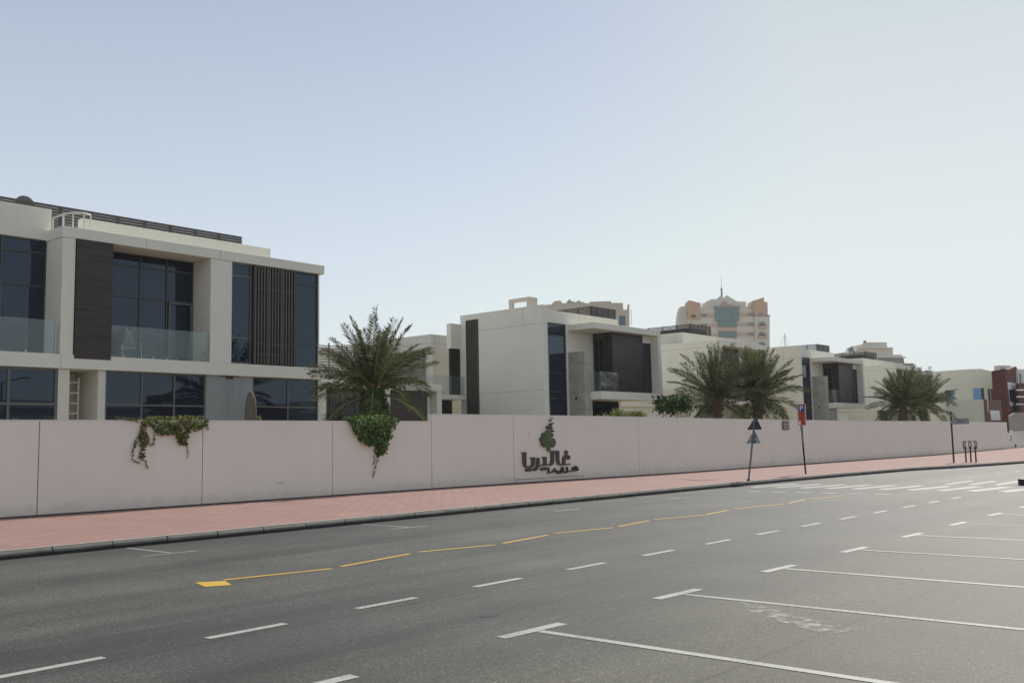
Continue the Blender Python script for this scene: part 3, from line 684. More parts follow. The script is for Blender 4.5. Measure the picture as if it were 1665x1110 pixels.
def window(parent, x0, x1, z0, z1, Y, vx=(), hz=(), g=glass, fm=alum, fw=0.05, d=0.07, name='window', tilt=0.0):
    """frame with mullions at vx, transoms at hz; panes set back inside; pane is its sub-part"""
    mb = MB()
    mb.box(x0, x0+fw, Y, Y+d, z0, z1); mb.box(x1-fw, x1, Y, Y+d, z0, z1)
    mb.box(x0+fw, x1-fw, Y, Y+d, z0, z0+fw); mb.box(x0+fw, x1-fw, Y, Y+d, z1-fw, z1)
    for x in vx: mb.box(x-fw/2, x+fw/2, Y+0.002, Y+d, z0+fw, z1-fw)
    for z in hz: mb.box(x0+fw, x1-fw, Y+0.004, Y+d, z-fw/2, z+fw/2)
    fr = build(name, mb, fm, parent)
    # one slightly differently angled pane per opening
    xs_ = [x0+fw] + sorted(vx) + [x1-fw]; zs_ = [z0+fw] + sorted(hz) + [z1-fw]
    for i in range(len(xs_)-1):
        for j in range(len(zs_)-1):
            a = random.uniform(-1, 1)*0.004; b = random.uniform(-1, 1)*0.004
            m = MB(); xa, xb, za, zb = xs_[i], xs_[i+1], zs_[j], zs_[j+1]; y = Y + d*0.6
            m.add([(xa, y+a*(xb-xa), za), (xb, y-a*(xb-xa), za), (xb, y-a*(xb-xa)+b*(zb-za), zb), (xa, y+a*(xb-xa)+b*(zb-za), zb)], [(0,1,2,3)])
            build('pane', m, g, fr)
    return fr
# left upper window and recess window
window(V1, 6.2, 13.25, S1 + 0.01, 8.355, YR + 0.02, vx=(8.6, X1(1, 480, YR)), hz=(Z1(40, 463, YR), Z1(40, 408, YR)))
rx0 = X1(182, 480, YR)
window(V1, 14.3, 18.455, S1 + 0.01, RB - 0.002, YR + 0.02, vx=(X1(228, 480, YR), X1(272, 480, YR)), hz=(Z1(228, 484, YR), Z1(228, 434, YR)))
boxp('balcony_door', alumL, V1, *[(X1(274,500,YR), X1(274,500,YR)+0.07, YR - 0.03, YR + 0.018, S1+.01, Z1(290, 492, YR)), (X1(311,500,YR)-0.05, X1(311,500,YR)+0.04, YR - 0.03, YR + 0.018, S1+.01, Z1(290, 492, YR)),
     (X1(274,500,YR)+.07, X1(311,500,YR)-.05, YR - 0.03, YR + 0.018, Z1(290, 492, YR)-0.08, Z1(290, 492, YR))])
# right upper windows and slat screen
a0, a1 = X1(378), X1(413)
window(V1, a0 + 0.01, a1, S1 + 0.01, RB - 0.002, Y1 + 0.16, hz=(Z1(395, 549), Z1(395, 448)), fw=0.07, fm=alumL)
window(V1, X1(482) , X1(521), S1 + 0.01, RB - 0.002, Y1 + 0.16, hz=(Z1(500, 558), Z1(500, 462)))
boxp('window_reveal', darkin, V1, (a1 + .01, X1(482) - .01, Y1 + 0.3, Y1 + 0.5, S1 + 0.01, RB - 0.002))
sx0, sx1 = X1(415), X1(482)
for k in range(3):
    p0 = sx0 + (sx1 - sx0) * k / 3 + 0.01; p1 = sx0 + (sx1 - sx0) * (k + 1) / 3 - 0.03
    mb = MB(); n = 5
    for j in range(n):
        x = p0 + 0.03 + (p1 - p0 - 0.06) * j / (n - 1); mb.box(x - 0.024, x + 0.024, Y1 + 0.02, Y1 + 0.07, S1 + 0.03, RB - 0.03)
    for z in (5.02, 5.5 - 0.1, 7.45, 8.1): mb.box(p0, p1, Y1 + 0.101, Y1 + 0.13, z, z + 0.05)
    mb.box(p0 - 0.012, p0 + 0.004, Y1 + 0.0, Y1 + 0.12, S1 + 0.02, RB - 0.02); mb.box(p1 + .001, p1 + 0.012, Y1 + 0.0, Y1 + 0.12, S1 + 0.02, RB - 0.02)
    build('slat_screen', mb, slatm, V1)
# ground floor windows
window(V1, 6.0, 13.26, KZ, S0 - 0.003, Y1 + 0.14, vx=(X1(17, 640), 9.0), hz=(Z1(50, 656),), fm=alumL, fw=0.08)
window(V1, X1(174, 640), X1(338, 640), KZ, S0 - 0.003, Y1 + 0.14, vx=(X1(234, 640), X1(287, 640)), hz=(Z1(250, 658.5),), fm=alumL, fw=0.06)
window(V1, X1(414, 640), X1(521, 640), KZ, S0 - 0.003, Y1 + 0.14, vx=(X1(472, 640),), hz=(Z1(470, 661.5),), fm=alumL, fw=0.05, g=glass)
boxp('corner_post', whiteB, V1, (X1(521, 640) + .001, X1(531, 640), Y1 + 0.2, Y1 + 0.9, KZ, S0 - 0.003), (X1(521, 560) + 0.001, X1(521, 560) + 0.05, Y1 + 0.14, 38, S1, RB - 0.003))
# niche details
lad = MB(); lx0 = X1(105, 650, YR); lx1 = X1(125, 650, YR)
for x in (lx1,): lad.box(x - 0.03, x + 0.03, YR - 0.1, YR - 0.04, KZ, 4.0)
for k in range(11): lad.box(lx0 - 0.1, lx1 - 0.03, YR - 0.09, YR - 0.05, 0.5 + 0.33*k, 0.55 + 0.33*k)
build('niche_shelf', lad, whiteB, V1)
mb = MB(); mb.sphere((X1(149, 656, YR + .4), YR + 0.5, Z1(149, 656, YR + .4)), 0.06, 0.08, 0.11); build('wall_lamp', mb, whitemet, V1, smooth=True)
# stain under the slab
boxp('rust_stain', mat('rust', (0.14, 0.06, 0.035), 0.9, 0.4, 6), V1, (X1(370,612), X1(382,612), Y1 + 0.10, Y1 + 0.119, S0 - 0.12, S0 - 0.01), (X1(360,612), X1(392,612), Y1 + 0.10, Y1 + 0.119, S0 - 0.035, S0 - 0.005))
# balcony glass
def rail(parent, boxes, name='balcony_glass'):
    o = boxp(name, rglass, parent, *boxes); return o
rz = 5.66
g1 = rail(V1, [(7.0, X1(89, 540) , Y1 + 0.03, Y1 + 0.042, S1, rz)])
boxp('glass_clamp', steel, g1, (X1(90, 540), X1(90, 540) + 0.03, Y1 + 0.02, Y1 + 0.05, S1, rz + 0.02), (12.2, 12.26, Y1 + 0.02, Y1 + 0.05, S1, S1 + 0.06))
g2 = rail(V1, [(X1(182), 16.55, Y1 + 0.03, Y1 + 0.042, S1, rz), (16.56, 18.34, Y1 + 0.03, Y1 + 0.042, S1, rz)])
boxp('glass_clamp', steel, g2, (18.345, 18.365, Y1 + 0.02, Y1 + 0.05, S1 + .02, rz), *[(x, x + 0.05, Y1 + 0.018, Y1 + 0.055, S1 + 0.002, S1 + 0.07) for x in (15.3, 16.3, 16.8, 17.9)])
# roof louvre screen
topz = Z1(393, 385.5, 34.6)
LS = boxp('roof_screen', louvm, V1, *[(6.0, X1(393.5, 388, 34.6), 34.6, 34.66, topz - 0.105*k - 0.070, topz - 0.105*k + 0.014) for k in range(12) if topz - 0.105*k > 8.72])
boxp('screen_post', louvm, LS, *[(x, x + 0.09, 34.661, 34.74, 8.68, topz) for x in [6.5 + 1.08*k for k in range(18) if 6.5 + 1.08*k < X1(392, 388, 34.6)]])

# rooftop items of the first villa
dish = thing('satellite_dish', 'grey satellite dish showing above the dark roof screen of the near villa', 'satellite dish', (X1(40, 325, 35.2), 35.2, 8.68))
dx, dz = onY(40.5, 334, 35.3)
mb = MB(); n = 20; vs = [(dx, 35.42, dz)]
for j in range(1, 5):
    r = 0.36*j/4
    for i in range(n): a = 2*math.pi*i/n; vs.append((dx + r*math.cos(a), 35.42 - 0.10*(j/4)**2 , dz + r*math.sin(a)))
fs = [(0, 1+i, 1+(i+1) % n) for i in range(n)]
for j in range(3):
    for i in range(n): fs.append((1+j*n+i, 1+(j+1)*n+i, 1+(j+1)*n+(i+1) % n, 1+j*n+(i+1) % n))
mb.add(vs, fs); build('dish', mb, mat('dish_grey', (0.22, 0.21, 0.22), 0.6), dish, smooth=True)
mb = MB(); mb.tube([(dx, 35.45, 8.68), (dx, 35.45, dz)], 0.03); build('mast', mb, steel, dish)
hr = thing('roof_ladder_rail', 'white tubular guard rail with a curved top on the corner of the near villa roof', 'guard rail', (13.9, 30.6, RT))
def yz(px, py, Y): x, z = onY(px, py, Y); return (x, Y, z)
mb = MB()
tops_ = [yz(86, 354.5, 30.9), yz(103, 348, 30.4), yz(119, 346, 30.3), yz(137, 346.5, 30.3), yz(147.5, 350, 30.3)]
mb.tube(tops_, 0.032, 8)
build('top_rail', mb, whitemet, hr, smooth=True)
for i, t_ in enumerate(tops_):
    mb = MB(); mb.tube([(t_[0], t_[1], RT), t_], 0.035 if i == 1 else 0.025, 8); build('upright', mb, whitemet, hr)

# balcony chair and umbrella
ch = thing('lounge_chair', 'grey cushioned metal lounge chair behind the balcony glass', 'chair', (15.8, 30.6, S1))
cx0 = X1(190, 560, 30.6); cx1 = X1(228, 560, 30.6)
boxp('seat', cushion, ch, (cx0, cx1 - 0.25, 30.4, 30.95, S1 + 0.30, S1 + 0.44), bevel=0.03)
mb = MB(); mb.prism([(cx0 + 0.15, S1 + 0.44), (cx0 + 0.6, S1 + 0.42), (cx0 + 0.45, S1 + 0.95), (cx0 + 0.2, S1 + 0.98)], lambda u, v, d: (u, d, v), 30.45, 30.9); build('backrest', mb, cushion, ch, bevel=0.02)
mb = MB(); mb.tube([(X1(206,535,30.4), 30.4, S1 + 1.02), (X1(214,560,30.4), 30.4, S1 + 0.50), (X1(229,557,30.4), 30.4, S1 + 0.56), (X1(230,578,30.4), 30.4, S1 + 0.02)], 0.022, 6)
mb.tube([(cx0 + 0.1, 30.4, S1), (cx0 + 0.1, 30.4, S1 + 0.5)], 0.02, 6); build('arm_frame', mb, steel, ch)
um = thing('closed_parasol', 'folded beige garden parasol standing in front of the stained concrete panel', 'parasol', (20.0, 29.4, KZ))
ux, uzt = onY(408, 636, 29.4)
mb = MB(); n = 12; ring = []
prof = [(uzt, 0.02), (uzt - 0.06, 0.09), (uzt - 0.3, 0.15), (uzt - 0.7, 0.19), (uzt - 1.1, 0.21), (uzt - 1.35, 0.22)]
vs = []; fs = []
for j, (z, r) in enumerate(prof):
    for i in range(24):
        a = 2*math.pi*i/24; rr = r*(1 + 0.16*math.sin(a*6 + j*0.35)); vs.append((ux + rr*math.cos(a), 29.4 + rr*math.sin(a), z))
for j in range(len(prof)-1):
    for i in range(24): fs.append((j*24+i, (j+1)*24+i, (j+1)*24+(i+1) % 24, j*24+(i+1) % 24))
fs.append(tuple(range(24))); mb.add(vs, fs); build('folded_canopy', mb, canvas, um, smooth=True)
mb = MB(); mb.tube([(ux, 29.4, KZ), (ux, 29.4, uzt - 1.2)], 0.03); build('pole', mb, alum, um)

# ------------------------------------------------------------------ middle low villa (behind the first palm)
V0 = thing('villa', 'low set back villa behind the ivy wrapped palm, louvred upper floor', 'villa', (31, 35, KZ), 'villas behind the boundary wall')
YM = 35.0
def XM(px, py=640, Y=YM): return onY(px, py, Y)[0]
boxp('frame_wall', whiteB, V0, (26.6, 34.86, YM, YM + 4, 4.26, 4.60), (26.6, XM(531), YM + 0.02, YM + 4, KZ, 4.258), (XM(622), XM(635), YM + .02, YM + 1, KZ, 4.258),
     (XM(711), 34.84, YM + 0.02, YM + 1.0, KZ, 4.258), (XM(699), XM(711), YM + 0.5, YM + 1, KZ, 4.258), bevel=0.012)
window(V0, XM(531), XM(622), KZ, 4.25, YM + 0.3, vx=(XM(544), XM(585)), hz=(1.6,), g=glassd)
boxp('timber_panel', wood, V0, (XM(635), XM(699), YM + 0.2, YM + 0.4, KZ, 4.25))
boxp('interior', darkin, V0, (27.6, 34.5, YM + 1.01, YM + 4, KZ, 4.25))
XW = 38.98
yc = 40.0
boxp('upper_wall', whiteB, V0, (XW, 44.0, yc, 48, KZ, 7.95), (30.0, XW - .01, 44.5, 50, KZ, 7.3), bevel=0.012)
boxp('wall_joint', jointl, V0, (XW - 0.003, XW + 0.01, yc + .01, 44.4, 7.42, 7.44), (XW + 0.0, 43.0, yc - 0.003, yc + 0.01, 7.42, 7.44), (XW + 0.30, XW + 0.32, yc - 0.003, yc + 0.01, 4, 7.95))
lv = MB()
z = 4.9
while z < 7.05: lv.box(XW - 0.14, XW - 0.02, 40.45, 43.6, z, z + 0.05); z += 0.13
for y in (40.45, 41.5, 42.5, 43.5): lv.box(XW - 0.18, XW - 0.145, y, y + 0.06, 4.8, 7.1)
build('side_louvre', lv, louvL, V0)
lv = MB(); xa = onY(515, 560, 37.0)[0]; xb = onY(600, 560, 37.0)[0]; z = 4.7
while z < onY(560, 561, 37.0)[1]: lv.box(xa, xb, 37.0, 37.08, z, z + 0.045); z += 0.13
for k in range(5): x = xa + (xb-xa)*k/4; lv.box(x - 0.03, x + 0.03, 37.081, 37.14, 4.62, onY(560, 561, 37.0)[1] + 0.06)
build('front_louvre', lv, louvL, V0)
boxp('terrace_slab', whiteB, V0, (26.8, 34.7, YM + 4.01, 44, 4.3, 4.6))
# recessed balcony between this and the next villa
bk = boxp('balcony_slab', white, V0, (36.0, 39.42, 37.7, 39.9, 4.05, 4.30))
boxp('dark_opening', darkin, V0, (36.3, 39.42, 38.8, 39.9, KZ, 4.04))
rail(V0, [(36.05, 39.40, 37.75, 37.765, 4.30, 5.35)])

# ------------------------------------------------------------------ villa type with a projecting box (second and fourth)
def villa_a(ox, oy, label, wm, loc_label=None):
    V = thing('villa', label, 'villa', (43 + ox, 32 + oy, KZ), 'villas behind the boundary wall')
    B = lambda x0, x1, y0, y1, z0, z1: (x0+ox, x1+ox, y0+oy, y1+oy, z0, z1)
    zt = 8.87; zp = 8.62
    # side wall with opening for slat strip left as a recess
    boxp('side_wall', wm, V, B(39.45, 39.84, 32.0, 36.69, KZ, zt), B(39.45, 39.84, 37.62, 38.1, KZ, zt), B(39.45, 39.84, 36.69, 37.62, 8.55, zt), bevel=0.012)
    boxp('front_wall', white, V, B(39.841, 41.46, 32.0, 32.3, 7.95, zp), B(41.461, 46.4, 32.0, 32.3, KZ, zp), bevel=0.012)
    boxp('body', wm, V, B(40.2, 47.4, 32.6, 38.0, KZ, 8.48), B(38.6, 39.44, 38.02, 38.35, 6.95, 8.36))
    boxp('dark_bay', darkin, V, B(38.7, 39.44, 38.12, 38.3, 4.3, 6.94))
    # slats
    mb = MB(); n = 8
    for k in range(n):
        y = 36.72 + 0.87*k/(n-1); mb.box(39.40+ox, 39.50+ox, y+oy, y+oy+0.04, KZ, 8.53)
    build('slat_strip', mb, slatm, V); boxp('slat_backing', wood, V, B(39.6, 39.7, 36.692, 37.618, KZ, 8.54))
    window(V, 39.85+ox, 41.45+ox, KZ, 7.945, 32.06+oy, hz=(3.88, 4.27, 5.26, 7.3), fw=0.05)
    boxp('side_joint', jointl, V, B(39.447, 39.46, 32.005, 36.68, 7.86, 7.875), B(39.447, 39.46, 32.005, 36.68, 4.33, 4.345), B(39.447, 39.46, 33.35, 33.365, 7.875, zt-0.01), B(39.447, 39.46, 37.63, 38.09, 7.86, 7.875), B(39.447, 39.46, 37.63, 38.09, 4.33, 4.345))
    boxp('front_joint', jointl, V, B(42.7, 42.712, 31.998, 32.01, 8.0, zp - 0.01))
    boxp('canopy', white, V, B(41.57, 48.15, 30.2, 31.998, 7.60, 7.93), bevel=0.012)
    boxp('canopy_joint', jointl, V, B(44.1, 44.112, 30.197, 30.21, 7.61, 7.925), B(47.88, 47.892, 30.197, 30.21, 7.61, 7.925))
    mb = MB(); mb.prism([(47.9+ox, 4.251), (48.20+ox, 4.251), (48.14+ox, 7.599), (47.84+ox, 7.599)], lambda u, v, d: (u, d, v), 30.205+oy, 31.99+oy); build('fin_wall', mb, white, V, bevel=0.01)
    boxp('balcony_slab', white, V, B(42.06, 48.18, 30.2, 31.998, 3.83, 4.25), bevel=0.012)
    pil = boxp('stone_pillar', tilegrey, V, B(41.56, 42.22, 30.92, 31.998, KZ, 6.42), bevel=0.01)
    boxp('tile_joint', jointl, pil, *[q for z in (1.5, 2.4, 3.3, 4.2, 5.0, 5.75) for q in (B(41.557, 41.565, 30.93, 31.99, z, z+0.022), B(41.57, 42.21, 30.917, 30.925, z, z+0.022))], *[B(41.557, 41.565, 31.45, 31.462, z, z+0.8) for z in (2.42, 4.22, 5.77-.17)])
    mb = MB(); mb.sphere((41.54+ox, 31.5+oy, 3.9), 0.05, 0.07, 0.08); build('wall_light', mb, blackm, V)
    boxp('timber_panel', wood, V, B(43.92, 47.0, 30.70, 30.95, 4.26, 7.595), B(43.92, 44.15, 30.951, 31.2, 4.26, 7.595))
    # glazed return on the balcony side
    mb = MB()
    mb.box(43.88+ox, 43.95+ox, 31.20+oy, 31.28+oy, 4.26, 7.2); mb.box(43.88+ox, 43.95+ox, 31.9+oy, 31.99+oy, 4.26, 7.2); mb.box(43.88+ox, 43.95+ox, 31.56+oy, 31.62+oy, 4.26, 7.2)
    mb.box(43.88+ox, 43.95+ox, 31.2+oy, 31.99+oy, 7.2, 7.595); mb.box(43.885+ox, 43.95+ox, 31.281+oy, 31.9+oy, 6.0, 6.07)
    dr = build('balcony_door', mb, alum, V); boxp('pane', glassd, dr, B(43.93, 43.96, 31.2, 31.99, 4.26, 7.2))
    window(V, 47.01+ox, 47.84+ox, 4.255, 7.20, 30.72+oy, vx=(47.22+ox,), hz=(5.3,), fw=0.04)
    boxp('window_lintel', white, V, B(47.005, 47.83, 30.71, 30.95, 7.201, 7.597))
    boxp('interior', darkin, V, B(44.16, 47.8, 31.0, 31.99, 4.26, 7.59))
    rg = rail(V, [B(42.10, 43.76, 30.24, 30.252, 4.25, 5.30), B(42.09, 42.10, 30.24, 30.90, 4.25, 5.30)])
    boxp('ground_glazing', glassd, V, B(42.3, 46.1, 31.90, 31.998, KZ, 3.82)); 
    # roof screen and roof frame
    rs = MB(); 
    zz = 8.50
    while zz < 9.36:
        rs.box(44.95+ox, 47.4+ox, 32.8+oy, 32.86+oy, zz, zz+0.05); rs.box(44.9+ox, 44.94+ox, 32.8+oy, 37.0+oy, zz, zz+0.05); zz += 0.075
    for k in range(5): x = 44.95 + 0.6*k; rs.box(x+ox, x+ox+0.06, 32.861+oy, 32.93+oy, 8.485, 9.38)
    for k in range(5): y = 32.8 + 0.95*k; rs.box(44.945+ox, 45.0+ox, y+oy, y+oy+0.06, 8.485, 9.38)
    for k in range(14): x = 45.1 + 0.17*k; rs.box(x+ox, x+ox+0.03, 32.862+oy, 32.9+oy, 8.485, 9.33)
    build('roof_screen', rs, louvm, V)
    return V
V2 = villa_a(0, 0, 'white villa with a tall slat strip on its plain side wall and a boxed balcony', white)
boxp('roof_frame', beige, V2, (42.0, 42.75, 35.05, 35.25, 8.49, 9.89), (42.0, 42.2, 36.35, 36.6, 8.49, 9.88), (42.0, 42.2, 35.25, 36.35, 9.66, 9.885))
V4 = villa_a(33.75, 1.0, 'cream sided villa with a boxed balcony and grey stone pillar right of the parking sign', cream)

# ------------------------------------------------------------------ villa type with a recessed upper floor (third and fifth)
def villa_b(ox, oy, label, dz=0.0):
    V = thing('villa', label, 'villa', (63 + ox, 33 + oy, KZ), 'villas behind the boundary wall')
    B = lambda x0, x1, y0, y1, z0, z1: (x0+ox, x1+ox, y0+oy, y1+oy, z0, z1 if z1 < 8 else z1 + dz)
    zt = 8.37
    boxp('side_wall', cream, V, B(59.33, 59.75, 32.5, 37.2, 3.95, zt), B(59.34, 59.7, 34.52, 38, KZ, 3.949), bevel=0.012)
    boxp('side_joint', jointl, V, B(59.327, 59.34, 32.51, 37.2, 7.9, 7.915), B(59.327, 59.34, 35.1, 35.115, 3.96, 7.9))
    boxp('front_frame', white, V, B(59.751, 66.75, 32.5, 36.0, 7.99, zt - 0.001), B(59.751, 66.75, 32.52, 36, 3.95, 4.3), B(66.35, 66.74, 32.53, 36, KZ, 3.949), B(66.35, 66.74, 32.53, 36, 4.301, 7.989), bevel=0.012)
    boxp('frame_joint', jointl, V, B(64.5, 64.512, 32.497, 32.51, 8.0, zt - .01))
    boxp('timber_panel', wood, V, B(60.5, 63.6, 33.3, 33.6, 4.31, 7.98))
    window(V, 59.76+ox, 60.49+ox, 4.31, 7.98, 33.4+oy, g=glassd)
    window(V, 64.9+ox, 66.34+ox, 4.31, 7.98, 33.9+oy, g=glassd, vx=(65.6+ox,))
    boxp('recess_wall', whiteB, V, B(63.61, 64.89, 33.6, 33.9, 4.31, 7.98))
    boxp('interior', darkin, V, B(59.8, 66.3, 34.2, 36.0, 4.31, 7.98), B(59.72, 66.3, 34.9, 36, KZ, 3.94))
    window(V, 59.71+ox, 62.4+ox, KZ, 3.94, 34.55+oy, g=glassd, vx=(60.9+ox,))
    boxp('ground_wall', tilegrey, V, B(62.41, 66.34, 34.55, 34.85, KZ, 3.94))
    boxp('rear_body', whiteB, V, B(60.33, 71.9, 36.01, 40, KZ, 9.25), bevel=0.012)
    rs = MB(); zz = 9.3
    while zz < 10.3:
        rs.box(61.9+ox, 64.9+ox, 36.2+oy, 36.26+oy, zz, zz+0.06); rs.box(61.85+ox, 61.89+ox, 36.2+oy, 40+oy, zz, zz+0.06); zz += 0.09
    for k in range(6): x = 61.9 + 0.58*k; rs.box(x+ox, x+ox+0.07, 36.261+oy, 36.33+oy, 9.26, 10.32 - 0.3)
    for k in range(4): y = 36.2 + 1.2*k; rs.box(61.895+ox, 61.95+ox, y+oy, y+oy+0.06, 9.26, 10.02)
    rs.v = [(a, b, c if c < 10.02 else 10.02) for a, b, c in rs.v]
    build('roof_screen', rs, louvm, V)
    boxp('plant_enclosure', louvm, V, B(62.1, 64.7, 36.5, 39, 9.26, 9.75))
    return V
V3 = villa_b(0, 0, 'cream villa with a recessed upper floor behind the pair of palms')
V5 = villa_b(35.2, 0.5, 'farthest cream villa of the row, behind the dense far palm clump')

# low cream garden outbuilding right of the second villa
LW = thing('garden_pavilion', 'low cream block behind the dark leafy tree', 'outbuilding', (54, 36, KZ))
boxp('wall', cream, LW, (47.6, 59.0, 36.0, 39.0, KZ, onY(1040, 661, 35.8)[1]), bevel=0.01)
boxp('roof_slab', cream, LW, (47.4, 59.2, 35.8, 39.2, onY(1040, 661, 35.8)[1] + .001, 5.0), bevel=0.01)
LW2 = thing('garden_pavilion', 'low cream block between the grey stone pillar villa and the far palm clump', 'outbuilding', (86, 37, KZ))
boxp('wall', cream, LW2, (81.2, 92.5, 37.0, 40.0, KZ, onY(1400, 669, 36.8)[1])); boxp('roof_slab', cream, LW2, (81.0, 92.7, 36.8, 40.2, onY(1400, 669, 36.8)[1] + .001, 5.0), bevel=0.01)

# rooftop mast with guy wires on the fourth villa
mt = thing('roof_mast', 'thin white lattice mast with guy wires on the fourth villa roof', 'mast', (76, 38, 8.75))
mx, my = 74.6, 36.2
mx = onY(1276, 545, 36.2)[0]; mzt = onY(1276, 542, 36.2)[1]
mb = MB()
for dx_ in (-0.22, 0.22): mb.tube([(mx + dx_, 36.2, 8.7), (mx, 36.2, mzt)], 0.03, 5)
for k in range(4): z = 8.8 + 0.28*k; q = 0.22*(1 - (z - 8.7)/(mzt-8.7)); mb.tube([(mx - q, 36.2, z), (mx + q, 36.2, z)], 0.018, 4)
build('mast', mb, whitemet, mt)
mb = MB()
for dx_ in (-1.9, -1.2, 1.3): mb.tube([(mx, 36.2, mzt - 0.1), (mx + dx_, 36.2, 8.75)], 0.010, 3)
build('guy_wire', mb, steel, mt)
for px, w_, h_, lab in ((1300, 0.5, 0.35, 'small grey air conditioning unit on the fourth villa roof, right of the mast'),):
    x, z = onY(px, 560, 36.4); ac = thing('air_conditioner', lab, 'air conditioner', (x, 36.4, 8.74))
    boxp('casing', greyb, ac, (x, x + w_, 36.2, 36.7, 8.74, 8.74 + h_ + 0.15)); boxp('fan_grille', darkin, ac, (x + 0.1, x + w_ - 0.1, 36.19, 36.2, 8.85, 8.74 + h_))

# ------------------------------------------------------------------ far buildings
def face_fn(px0, px1, D):
    """local frame of a far facade turned to the street: u metres along X-ish, v up"""
    return None
# tower, 320 m off
TW = thing('tower_block', 'tall cream and orange apartment tower with a spire and green glass', 'apartment tower', (286, 154, 0))
TD = 320.0
fwd = Vector((0.7516, 0.6515, 0)).normalized(); rgt = Vector((0.6515, -0.7516, 0)).normalized()
def tw(px, py, d=0.0):
    p = Vector(atD(px, py, TD)); return p + fwd * d
def tpoly(name, pts, m, d0, d1, parent=TW, bev=0):
    """front polygon given where it stands on the tower's front plane, extruded back"""
    mb = MB(); A = [tw(x, y, d0) for x, y in pts]; Bk = [Vector(a) + fwd*(d1-d0) for a in A]
    n = len(pts); mb.add(A + Bk, [tuple(range(n)), tuple(range(2*n-1, n-1, -1))] + [(i, i+n, (i+1) % n+n, (i+1) % n) for i in range(n)])
    return build(name, mb, m, parent)
GZ = 735
c = lambda x, y: (1100 + x*0.1171, 430 + y*0.1171)
def R4(x0, y0, x1, y1): a = c(x0, y0); b = c(x1, y1); return [(a[0], a[1]), (b[0], a[1]), (b[0], b[1]), (a[0], b[1])]
def down(pts, ybot=GZ):
    """top outline left->right then straight down to the ground"""
    P_ = [c(*p) for p in pts]; return P_ + [(P_[-1][0], ybot), (P_[0][0], ybot)]
tpoly('side_wing', down([(50,745),(70,620),(90,560),(175,555),(175,700)]), towerc, 4, 9)
tpoly('main_wall', down([(175,740),(175,580),(330,590),(330,600),(545,600),(880,600),(1060,600),(1215,600),(1265,700),(1270,520),(1270,700)][:7] + [(1275,600)]), towerc, 1.5, 24)
tpoly('top_storey', down([(420,600),(420,520),(445,490),(495,480),(500,465),(580,465),(645,410),(648,450),(720,450),(722,410),(860,495),(985,500),(990,570),(1060,570)], c(0,600)[1]+2), towerc, 2.5, 14)
tpoly('crown_wing', [c(175,495), c(330,535), c(335,745), c(175,745)], tan, 0.0, 8, )
tpoly('crown_wing', [c(1065,500), c(1215,455), c(1215,600), c(1215,700), c(1090,705)], tan, 0.0, 8)
tpoly('crown_return', [c(1216,510), c(1268,520), c(1275,700), c(1216,700)], salmon, 0.5, 8)
tpoly('right_bay', down([(1095,708),(1300,708)]), towerc, 0.6, 20)
tpoly('cornice', R4(1085, 700, 1306, 712), greyb, 0.2, 2)
for y in (675, 815, 950, 1085):
    tpoly('colour_band', R4(335, y, 545 if y < 700 else 590, y+46), salmon, 1.3, 1.6)
    tpoly('colour_band', R4(880 if y < 700 else 850, y-15, 1085, y+35), salmon, 1.3, 1.6)
    tpoly('window', R4(345, y+2, 430, y+44), greyb, 1.1, 1.5); tpoly('window', R4(1005, y-10, 1085, y+26), greyb, 1.1, 1.5)
tpoly('window', R4(205, 700, 270, 730), rust2, -0.1, 0.3); tpoly('window', R4(1140, 668, 1205, 700), greyb, -0.1, 0.3)
tpoly('glass_bay', R4(548, 600, 878, 782), glassg, 0.8, 3)
tpoly('bay_lintel', R4(540, 575, 884, 600), greyb, 0.6, 3)
tpoly('glass_bay', R4(590, 782, 840, 856), glassg, 1.0, 3); tpoly('glass_bay', R4(600, 930, 848, 1005), glassg, 1.0, 3)
tpoly('glass_bay', R4(600, 1070, 848, 1140), glassg, 1.0, 3)
tpoly('balcony_band', R4(590, 870, 850, 920), salmon, 1.0, 2.4); tpoly('balcony_band', R4(590, 1012, 850, 1062), salmon, 1.0, 2.4)
tpoly('mullion', R4(655, 602, 659, 780), greyb, 0.7, 0.9); tpoly('mullion', R4(765, 602, 769, 780), greyb, 0.7, 0.9)
tpoly('ornament', R4(628, 545, 785, 575), tan, 1.4, 2.4); tpoly('ornament', R4(655, 492, 680, 530), pinkp, 2.2, 2.6); tpoly('ornament', R4(695, 492, 722, 530), pinkp, 2.2, 2.6)
for y in (795, 935, 1075):
    tpoly('window', R4(1155, y, 1230, y+55), greyb, 0.3, 0.7); tpoly('balcony', R4(1138, y+50, 1252, y+85), salmon, -0.6, 0.55); tpoly('window', R4(1140, y+45, 1245, y+56), darkin, -0.62, 0.55)
a = tw(*c(683, 450), 6); b = tw(*c(678, 285), 6); d_ = tw(*c(671, 120), 6)
mb = MB(); mb.tube([a, b], 0.32, 8); mb.tube([b, d_], [0.09, 0.03], 6); build('spire', mb, greyb, TW)
mb = MB()
for x0, x1, y in ((335, 420, 525), (985, 1060, 510)):
    for k in range(5):
        x = x0 + (x1-x0)*k/4; mb.tube([tw(*c(x, y), 2.7), tw(*c(x, y+75), 2.7)], 0.06, 4)
    mb.tube([tw(*c(x0, y), 2.7), tw(*c(x1, y), 2.7)], 0.06, 4)
build('roof_railing', mb, whitemet, TW)
mb = MB(); p = tw(*c(1290, 605), 5); mb.sphere((p.x, p.y, p.z), 0.6, 0.6, 0.3); mb.tube([p, tw(*c(1268, 610), 5)], 0.08, 4); build('side_lamp', mb, greyb, TW)

